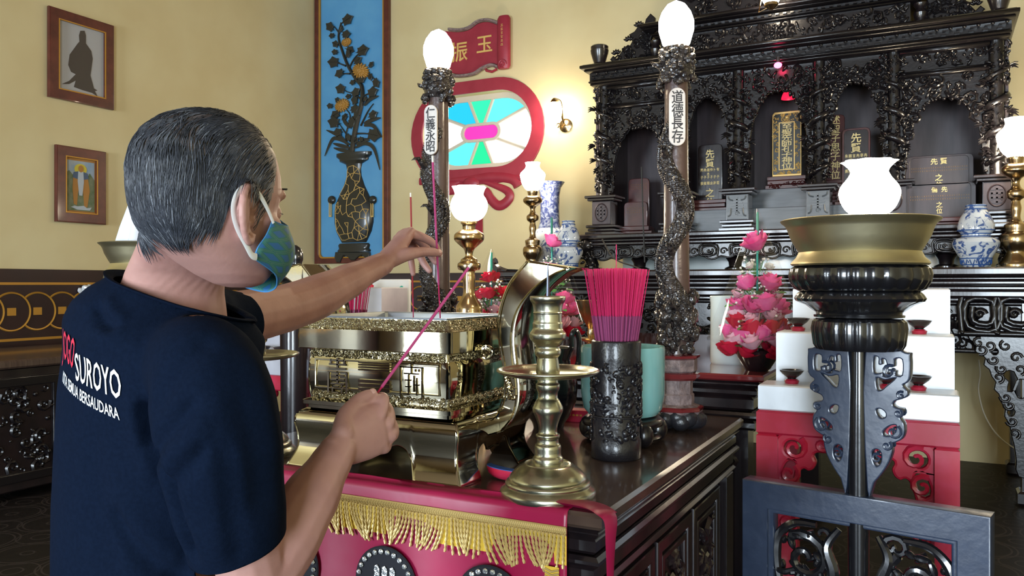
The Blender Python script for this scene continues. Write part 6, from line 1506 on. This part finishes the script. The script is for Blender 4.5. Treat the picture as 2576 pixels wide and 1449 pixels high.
    chain(b, [(LE, .047), (P(785, 752, 1.645), .0465), (P(865, 713, 1.73), .039), (P(925, 682, 1.79), .0295), (LW, .0265)])
    def hand(secs, wa, wb, fingers):
        w = (P(*wa) - P(*wb)); ss = []
        for i, (px, py, Z, hw, th) in enumerate(secs):
            c = P(px, py, Z); a, d = (P(*secs[max(0, i - 1)][:3]), P(*secs[min(len(secs) - 1, i + 1)][:3])); ax = (d - a).normalized(); x = (w - ax * w.dot(ax)).normalized(); ss.append((c, x, ax.cross(x), hw, th))
        c, x, y, hw, th = ss[-1]; c0 = ss[-2][0]; ss.append((c + (c - c0) * .25, x, y, hw * .86, th * .6))
        c, x, y, hw, th = ss[0]; c1 = ss[1][0]; ss.insert(0, (c - (c1 - c) * .6, x, y, hw * .92, th * .95))
        loft(b, ss, 20, 2.4)
        for fg in fingers: chain(b, [(P(px, py, Z), r) for px, py, Z, r in fg], 12)
    hand([(852, 1132, 1.20, .027, .0215), (880, 1112, 1.225, .035, .022), (915, 1093, 1.252, .040, .021), (952, 1077, 1.277, .040, .0165)], (945, 1040, 1.275), (968, 1128, 1.28), [
        [(862, 1092, 1.205, .0175), (868, 1050, 1.232, .0145), (897, 1013, 1.262, .0118), (918, 999, 1.276, .0108), (938, 990, 1.288, .0080)],
        [(930, 1060, 1.264, .0115), (952, 1044, 1.274, .0130), (964, 1006, 1.296, .0105), (952, 1001, 1.322, .0092), (938, 1010, 1.334, .0075)],
        [(945, 1075, 1.275, .012), (974, 1064, 1.289, .0130), (973, 1028, 1.326, .0108), (952, 1024, 1.347, .0095), (930, 1038, 1.335, .008)],
        [(950, 1095, 1.275, .012), (984, 1093, 1.294, .0125), (980, 1060, 1.335, .0105), (956, 1055, 1.352, .0092), (933, 1068, 1.335, .008)],
        [(935, 1115, 1.262, .011), (966, 1125, 1.282, .0115), (967, 1096, 1.322, .0092), (946, 1089, 1.336, .0082), (926, 1098, 1.318, .007)]])
    hand([(962, 664, 1.83, .026, .021), (983, 640, 1.868, .033, .021), (1002, 616, 1.905, .038, .019), (1015, 597, 1.94, .038, .0155)], (1028, 589, 1.925), (1000, 604, 1.985), [
        [(985, 655, 1.845, .0175), (1022, 641, 1.862, .0155), (1060, 634, 1.898, .0125), (1085, 634, 1.925, .0118), (1105, 637, 1.946, .0085)],
        [(1008, 603, 1.905, .0125), (1029, 588, 1.925, .0125), (1070, 600, 1.952, .0108), (1094, 618, 1.972, .0095), (1105, 641, 1.978, .0075)],
        [(1005, 603, 1.93, .0125), (1024, 586, 1.952, .0128), (1062, 612, 1.99, .0108), (1084, 642, 2.0, .0097), (1096, 660, 1.995, .0078)],
        [(1000, 606, 1.955, .012), (1016, 590, 1.972, .0122), (1048, 628, 2.015, .0104), (1066, 662, 2.02, .0094), (1080, 681, 2.012, .0078)],
        [(995, 612, 1.97, .011), (1003, 600, 1.985, .0112), (1028, 637, 2.015, .0092), (1036, 668, 2.015, .0083), (1039, 689, 2.005, .007)]])
    for px, py, Z, r in ((900, 1055, 1.255, .016), (928, 1035, 1.278, .011), (944, 1010, 1.287, .0095)): b.ball(P(px, py, Z), r, 12, 8)
    # hips, legs and feet
    for s in (-1, 1):
        hp = O + UP * .88 + R * (.085 * s); kn = O + UP * .47 + R * (.10 * s) + F * .02; an = O + UP * .09 + R * (.11 * s)
        chain(b, [(hp, .085), (hp * .6 + kn * .4, .075), (kn, .055), (kn * .6 + an * .4 - F * .012, .052), (an, .036)])
        chain(b, [(an + UP * -.03 - F * .03, .035), (an - UP * .045 + F * .06, .036), (an - UP * .055 + F * .15, .030)])
    b.ball(O + UP * .92, (.155, .13, .12), 20, 12, Matrix((R, F, U)).transposed())
    b.v = [Vector(p) - O for p in b.v]
    body = sculpt(b, .0031, 5, root, 'body', 'skin'); body.parent = root
    bv = BVHTree.FromPolygons([v.co.copy() for v in body.data.vertices], [tuple(p.vertices) for p in body.data.polygons])
    hb = lambda p: (lambda q: (q.dot(hF) / HS, q.dot(hR) / HS, q.dot(hU) / HS))(p + O - HO)
    # --- nails
    for (a, c, q, s) in (((918, 999, 1.276), (938, 990, 1.288), P(0, 0, 1), .0060), ((1085, 634, 1.925), (1105, 637, 1.946), 0, .0066)):
        f = MB(); A, B_ = P(*a), P(*c); ax = (B_ - A).normalized(); tocam = (Vector((0, 0, 1.4)) - B_).normalized(); n = (tocam - ax * tocam.dot(ax)); n = (n.normalized() + UP * .7).normalized(); sd = ax.cross(n).normalized()
        h = bv.find_nearest(B_ - O + n * .02)
        if h[0] is not None: f.ball(h[0] - ax * .0025, (s * 1.05, s * .85, .0016), 12, 6, Matrix((ax, sd, n)).transposed())
        f.build('thumbnail', 'nail', root)
    # --- hair: a scalp shell with strands over it
    def cover(f_, r_, u_):
        # 0 none .. 1 thick
        if u_ < -.06: return 0
        if f_ > .03:
            lim = -.02 + (f_ - .03) * 3.0
            return 0 if u_ < lim or f_ > .064 else max(.14, .6 - max(0, u_) * 7)
        if f_ > -.026 and abs(r_) > .05:
            return 1 if u_ > .012 else 0
        low = -.022 - .008 * math.sin(r_ * 60)
        if u_ < low: return 0
        t_ = max(0, min(1, (u_ - .018 + .012 * math.sin(r_ * 70 + f_ * 40)) / .07)); return 1 - .72 * t_ * t_ * (3 - 2 * t_)
    vs = body.data.vertices; keep = {}
    loc = {}
    sh = MB()
    for p in body.data.polygons:
        c = p.center; q = hb(c)
        if max(abs(q[0]), abs(q[1]), abs(q[2])) > .125: continue
        k = cover(*q)
        if k <= 0: continue
        if abs(q[1]) > .076 and q[0] > -.035 and q[2] < .02: continue
        ids = []
        for i in p.vertices:
            if i not in keep: keep[i] = len(sh.v); sh.v.append(tuple(vs[i].co + vs[i].normal * .0012))
            ids.append(keep[i])
        sh.f.append(tuple(ids)); sh.mi.append(0 if k < .62 else 1)
    hair = sh.build('hair', ['scalp', 'hair'], root, smooth=0); hair.data.polygons.foreach_set('use_smooth', [True] * len(hair.data.polygons))
    rnd = random.Random(7); st = MB(); polys = [p for p in body.data.polygons]; cand = []
    for p in polys:
        q = hb(p.center)
        if max(abs(q[0]), abs(q[1]), abs(q[2])) < .125:
            k = cover(*q)
            if k > 0 and not (abs(q[1]) > .0775 and q[0] > -.04 and q[2] < .02): cand.append((p.center.copy(), p.normal.copy(), k, q))
    n = 0; hs_ = 0
    while n < 4800:
        c, nm, k, q = rnd.choice(cand)
        if rnd.random() > k: continue
        if -.030 < q[0] < .03 and abs(q[1]) > .055 and q[2] < .034: continue
        n += 1; L = rnd.uniform(.034, .066) * (.62 + .38 * k); seg = 7; p = c.copy(); pts = [p + nm * .0005]; g = noise.noise_vector(c * 30); jit = Vector((rnd.gauss(0, .07), rnd.gauss(0, .07), rnd.gauss(0, .07))) + Vector(g) * .75
        for j in range(seg):
            q2 = hb(p); back = max(0.05, min(1, (q2[0] + .09) * 7)); d = (-hF * back - hU * (1.1 - .75 * max(0, min(1, q2[2] / .09))) + jit * .55)
            hit = bv.find_nearest(p); nn = hit[1] if hit[0] is not None else nm
            d = (d - nn * d.dot(nn)).normalized(); p = p + d * L / seg; hit = bv.find_nearest(p)
            lift = .0014 + .0024 * (j + 1) / seg + rnd.uniform(0, .0008)
            if hit[0] is not None and (hit[0] - p).length < .03 and hb(p)[2] > -.052: p2 = hit[0] + hit[1] * lift
            else: p2 = p
            pts.append(p2); p = p2
        r0 = rnd.uniform(.0005, .0010) * (.45 + .55 * k)
        st.cur = 1 if rnd.random() < .09 else 0
        st.tube(pts, [r0 * .8, r0, r0, r0, r0, r0 * .9, r0 * .65, r0 * .2], 3, caps=False)
    for s in (-1, 1):   # brows and lashes
        for k2 in range(16):
            u = k2 / 15; c = H(.103 - .022 * u * u, s * (.012 + .034 * u), .019 + .004 * math.sin(u * 3)) - O; st.tube([c, c + hR * s * .006 + hF * .004 + hU * (.003 - .004 * u)], [.0007, .0002], 3)
        for k2 in range(8): c = H(.0925 - .012 * (k2 / 7) ** 2, s * (.024 + .018 * k2 / 7), -.012) - O; st.tube([c, c + hF * .006 + hR * s * .002 - hU * .001], [.0004, .0001], 3)
    st.cur = 0
    so = st.build('strands', ['hair', 'hair_grey'], root, smooth=0); so.data.polygons.foreach_set('use_smooth', [True] * len(so.data.polygons)); so.parent = hair
    # --- mask
    half = [[(.118, 0, -.016), (.112, .020, -.023), (.095, .044, -.029), (.068, .0645, -.031), (.036, .0755, -.028)],
            [(.139, 0, -.050), (.127, .025, -.055), (.101, .050, -.057), (.069, .0695, -.054), (.024, .0775, -.047)],
            [(.133, 0, -.080), (.120, .025, -.084), (.096, .047, -.086), (.066, .0645, -.078), (.010, .0775, -.064)],
            [(.099, 0, -.119), (.093, .023, -.115), (.080, .041, -.107), (.056, .060, -.095), (.006, .0755, -.078)]]
    full = [[(f_, -r_, u_) for f_, r_, u_ in reversed(row[1:])] + row for row in half]
    fine = [cr([H(*q) for q in row], 4) for row in full]; cols = list(zip(*fine)); cols = [cr(list(c), 6) for c in cols]; NU, NV = len(cols), len(cols[0])
    mk = MB(); mk.rings([[p - O for p in c] for c in cols], False, (False, False)); mo = mk.build('face_mask', 'mask_cloth', root, smooth=60)
    uvl = mo.data.uv_layers.new(name='UVMap')
    for poly in mo.data.polygons:
        for li in poly.loop_indices:
            vi = mo.data.loops[li].vertex_index; uvl.data[li].uv = (vi // NV / (NU - 1), vi % NV / (NV - 1))
    md = mo.modifiers.new('thick', 'SOLIDIFY'); md.thickness = .0016; md.offset = 0
    ed = MB(); edge = [c[0] for c in cols] + list(cols[-1]) + [c[-1] for c in reversed(cols)] + list(reversed(cols[0])); ed.tube([p - O for p in edge], .0011, 5); e2 = ed.build('edge_stitching', 'mask_edge', root); e2.parent = mo
    for s in (-1, 1):
        f = MB(); path = [H(.008, s * .0775, -.076), H(-.002, s * .0795, -.074), H(-.012, s * .0805, -.062), H(-.028, s * .081, -.040), H(-.0345, s * .082, -.018), H(-.028, s * .083, .001), H(-.012, s * .083, .010), H(.006, s * .081, .004), H(.022, s * .0795, -.012), H(.036, s * .0775, -.031)]
        pp = cr(path, 5); f.tube([p - O for p in pp], [.0044 - .0022 * max(0, i / (len(pp) - 1) - .55) / .45 for i in range(len(pp))], 8, flat=.28, up=hR); q = f.build('ear_loop', 'strap_white', root); q.parent = mo
    # --- t-shirt
    s_ = MB()
    loft(s_, [(P(x, y, z), R, F, rx, ry, *d) for y, x, z, rx, ry, *d in ((1680, 396, 1.18, .188, .134), (1449, 394, 1.18, .182, .130), (1250, 390, 1.18, .183, .129), (1100, 394, 1.175, .188, .129), (960, 403, 1.165, .190, .127), (870, 412, 1.16, .188, .126, .02, .01), (800, 418, 1.155, .176, .129, .045, .03), (752, 424, 1.15, .152, .122, .06, .045), (718, 431, 1.145, .122, .106, .05, .05), (695, 440, 1.135, .090, .086, .03, .04), (660, 452, 1.115, .073, .078), (600, 470, 1.09, .070, .074))], 40)
    chain(s_, [(P(455, 905, 1.09), .060), (P(515, 935, 1.0), .066), (P(537, 1020, .978), .073), (P(552, 1120, .978), .0735), (P(575, 1260, .995), .067), (P(598, 1370, 1.02), .0605), (P(620, 1490, 1.05), .058)], 24)
    chain(s_, [(P(420, 840, 1.22), .07), (P(485, 815, 1.31), .066), (P(550, 812, 1.40), .060), (P(606, 812, 1.455), .056), (P(670, 790, 1.53), .055)], 24)
    s_.v = [Vector(p) - O for p in s_.v]
    sh_o = sculpt(s_, .0055, 4, root, 't_shirt', 'shirt'); sh_o.parent = root
    bm = bmesh.new(); bm.from_mesh(sh_o.data)
    def cut(pt, no, near, rad, r2=9):
        pt = pt - O; near = near - O
        g = [v for v in bm.verts if (v.co - near).length < rad]; gs = set(g); fs = [f for f in bm.faces if all(v in gs for v in f.verts)]; es = [e for e in bm.edges if all(v in gs for v in e.verts)]
        bmesh.ops.bisect_plane(bm, geom=g + es + fs, plane_co=pt, plane_no=no)
        kill = [v for v in bm.verts if (v.co - near).length < rad + .03 and (v.co - pt).dot(no) > 1e-5 and ((v.co - pt) - no * (v.co - pt).dot(no)).length < r2]
        bmesh.ops.delete(bm, geom=kill, context='VERTS')
    nc = P(442, 742, 1.125)
    cut(nc, (U + R * .24 + F * .28).normalized(), nc + UP * .05, .135)
    a, c = P(480, 1392, 1.02), P(720, 1334, 1.02); no = (P(600, 1374, 1.02) - P(552, 1120, .978)).normalized(); e = (c - a).normalized(); no = (no - e * no.dot(e)).normalized()
    cut((a + c) / 2, no, P(615, 1440, 1.04), .13, .066)
    no = (P(670, 790, 1.53) - P(550, 812, 1.40)).normalized(); cut(P(600, 812, 1.45), no, P(640, 800, 1.50), .12)
    cut(O + UP * .84, -UP, O + UP * .80, .28)
    # gentle folds in the cloth
    bm.normal_update()
    st_ = BVHTree.FromBMesh(bm); CAM = Vector((0, 0, 1.4)) - O
    def SP(px, py):
        d = (P(px, py, 1.0) - O - CAM).normalized(); h = st_.ray_cast(CAM, d)
        return h[0] if h[0] is not None and h[3] < 1.6 else P(px, py, 1.05) - O
    fc = []
    for pix, dep, wd in (([(362, 1030), (374, 1100), (394, 1165), (418, 1220), (438, 1290), (460, 1350), (478, 1395)], .017, .010), ([(338, 1020), (350, 1110), (374, 1180)], -.006, .013), ([(288, 1305), (325, 1365), (378, 1415), (440, 1446)], .012, .015), ([(315, 1290), (370, 1350), (430, 1400)], -.006, .016),
            ([(563, 1150), (576, 1290), (590, 1390)], .006, .016), ([(540, 1180), (552, 1300), (566, 1400)], -.004, .016), ([(240, 772), (250, 798), (272, 816)], .010, .009), ([(268, 758), (282, 785), (300, 800)], -.005, .010), ([(512, 872), (455, 930), (405, 1005)], .006, .013), ([(395, 1125), (440, 1075), (480, 1020)], .007, .010), ([(405, 1180), (452, 1130), (500, 1080)], -.005, .013), ([(425, 1235), (470, 1180), (510, 1140)], .006, .010), ([(230, 1130), (245, 1260), (280, 1400)], .005, .020), ([(190, 900), (230, 860), (290, 840)], -.003, .016), ([(640, 920), (672, 1010), (690, 1120)], -.003, .018), ([(610, 1020), (640, 1120), (655, 1250)], .005, .018)):
        q = [SP(*p) for p in pix]; fc += [(q[i], q[i + 1], dep, wd) for i in range(len(q) - 1)]
    for v in bm.verts:
        lo, hi = 0, 0
        for p, q, dep, w in fc:
            ab = q - p; t = max(0, min(1, (v.co - p).dot(ab) / max(ab.length_squared, 1e-9))); dist = (v.co - (p + ab * t)).length
            if dist < w * 3:
                k2 = -dep * math.exp(-(dist / w) ** 2); lo = min(lo, k2); hi = max(hi, k2)
        d = lo + hi
        w = v.co; n1 = noise.noise(Vector((w.x * 7, w.y * 7, w.z * 3.2 + 3))); n2 = noise.noise(Vector((w.x * 17 + w.z * 9, w.y * 17, w.z * 6)))
        d += .0058 * n1 + .0024 * n2; v.co += v.normal * d
    bm.to_mesh(sh_o.data); bm.free(); sh_o.data.polygons.foreach_set('use_smooth', [True] * len(sh_o.data.polygons)); sh_o.data.update()
    md = sh_o.modifiers.new('thick', 'SOLIDIFY'); md.thickness = .0018; md.offset = -1
    sv = BVHTree.FromPolygons([v.co.copy() for v in sh_o.data.vertices], [tuple(p.vertices) for p in sh_o.data.polygons])
    # ribbed collar and stitched hems follow the open edges
    bm = bmesh.new(); bm.from_mesh(sh_o.data); be = [e for e in bm.edges if e.is_boundary]; seen = set(); loops = []
    for e in be:
        if e in seen: continue
        lp = [e.verts[0], e.verts[1]]; seen.add(e)
        while True:
            nx = next((x for x in lp[-1].link_edges if x.is_boundary and x not in seen), None)
            if nx is None: break
            seen.add(nx); lp.append(nx.other_vert(lp[-1]))
        loops.append([v.co.copy() for v in lp])
    bm.free(); f = MB()
    for lp in loops:
        c = sum(lp, Vector()) / len(lp)
        if (c + O - nc).length < .08 and len(lp) > 20:
            lp = lp[::2]; lp = [(lp[i - 1] + lp[i] * 2 + lp[(i + 1) % len(lp)]) / 4 for i in range(len(lp))]; f.tube(lp + [lp[0]], .0075, 8, flat=.35)
    f.build('collar', 'shirt', root).parent = sh_o
    # printed lettering on the back, laid onto the cloth
    def lay(s, size, bold, w, m, name, u0, v0, anchor, tilt=0):
        me = text_mesh(s, size, .0001, bold, w); bm = bmesh.new(); bm.from_mesh(me)
        kill = [v for v in bm.verts if v.co.y > 0]; bmesh.ops.delete(bm, geom=kill, context='VERTS')
        xs = [v.co.x for v in bm.verts]; sh = (u0 - max(xs)) if anchor == 'r' else u0 - min(xs)
        for _ in range(4):
            lg = [e for e in bm.edges if e.calc_length() > .006]
            if not lg: break
            bmesh.ops.subdivide_edges(bm, edges=lg, cuts=1); bmesh.ops.triangulate(bm, faces=bm.faces[:])
        d = (F * 1.0 + UP * -.05).normalized(); miss = []
        for v in bm.verts:
            x = v.co.x + sh; z = v.co.z - tilt * (x - .1)
            o = TC + R * x + UP * (z + v0) - F * .45 - O
            h = sv.ray_cast(o, d)
            if h[0] is not None and h[3] < .7: v.co = h[0] - d * .0012 + h[1] * .0006
            else: miss.append(v)
        bmesh.ops.delete(bm, geom=miss, context='VERTS'); bm.to_mesh(me); bm.free()
        me.materials.clear(); me.materials.append(M[m]); ob = bpy.data.objects.new(name, me); C.objects.link(ob); ob.parent = sh_o
        return sh + min(xs)
    TC = P(394, 880, 1.17)
    e = lay('SUROYO', .050, .0020, .41, 'print_white', 'printed_lettering', .153, .0, 'r', .22)
    lay('JOGO', .054, .0022, .40, 'print_red', 'printed_lettering', e - .003, .008, 'r', .22)
    lay('KITA SEMUA BERSAUDARA', .0205, .0007, .50, 'print_white', 'printed_lettering', .146, -.034, 'r', .30)
    # --- trousers and shoes
    tr = MB()
    loft(tr, [(O + UP * z, R, F, rx, ry) for z, rx, ry in ((.98, .165, .115), (.92, .178, .13), (.84, .185, .135), (.78, .18, .125))])
    for s in (-1, 1):
        hp = O + UP * .80 + R * (.088 * s); kn = O + UP * .47 + R * (.10 * s) + F * .02; an = O + UP * .09 + R * (.11 * s); chain(tr, [(hp, .098), (hp * .5 + kn * .5, .090), (kn, .077), (kn * .5 + an * .5, .070), (an, .062)])
    tr.v = [Vector(p) - O for p in tr.v]; tro = sculpt(tr, .008, 5, root, 'trousers', 'trousers'); tro.parent = root
    for s in (-1, 1):
        an = O + UP * .045 + R * (.11 * s); f = MB(); loft(f, [(an - F * .075 - O, R, U, .028, .030), (an - F * .04 - O, R, U, .044, .045), (an + F * .04 - O, R, U, .046, .045), (an + F * .13 - O - UP * .008, R, U, .050, .036), (an + F * .19 - O - UP * .016, R, U, .036, .024)], 20, 2.6); f.build('shoe', 'black_lacquer', root)
person()
# ------------------------------------------------------------ incense in the hands and in the burner
def held_stick(label, a, b, coat, r=.0026):
    a, b = Vector(a), Vector(b); d = b - a; L = d.length
    f = MB(); f.cur = 0; f.tube([(0, 0, 0), (0, 0, L * coat)], r * .62, 8); f.cur = 1; f.tube([(0, 0, L * coat), (0, 0, L * .985)], r, 8); f.cur = 2; f.tube([(0, 0, L * .968), (0, 0, L)], r * 1.02, 8)
    o = f.build('incense_stick', ['incense_pink', 'incense_coat', 'incense_white']); o.rotation_mode = 'QUATERNION'; o.rotation_quaternion = Vector((0, 0, 1)).rotation_difference(d.normalized()); o.location = a
    return tag(o, label, 'incense stick')
mat('incense_rose', (.50, .06, .20), .7)
o = held_stick('long pink incense stick held slanting upward in the lower hand', P(925, 1022, 1.297), P(1186, 664, 1.47), .12); o.data.materials[1] = M['incense_rose']
o = held_stick('long pink incense stick pinched upright over the burner by the raised hand', P(1108, 812, 2.06), P(1088, 392, 1.835), .25); o.data.materials[1] = M['incense_rose']
o = held_stick('thin red incense stick standing in the burner behind the raised hand', P(1040, 808, 2.13), P(1033, 485, 2.10), .18, .0022); o.data.materials[1] = M['incense_red']
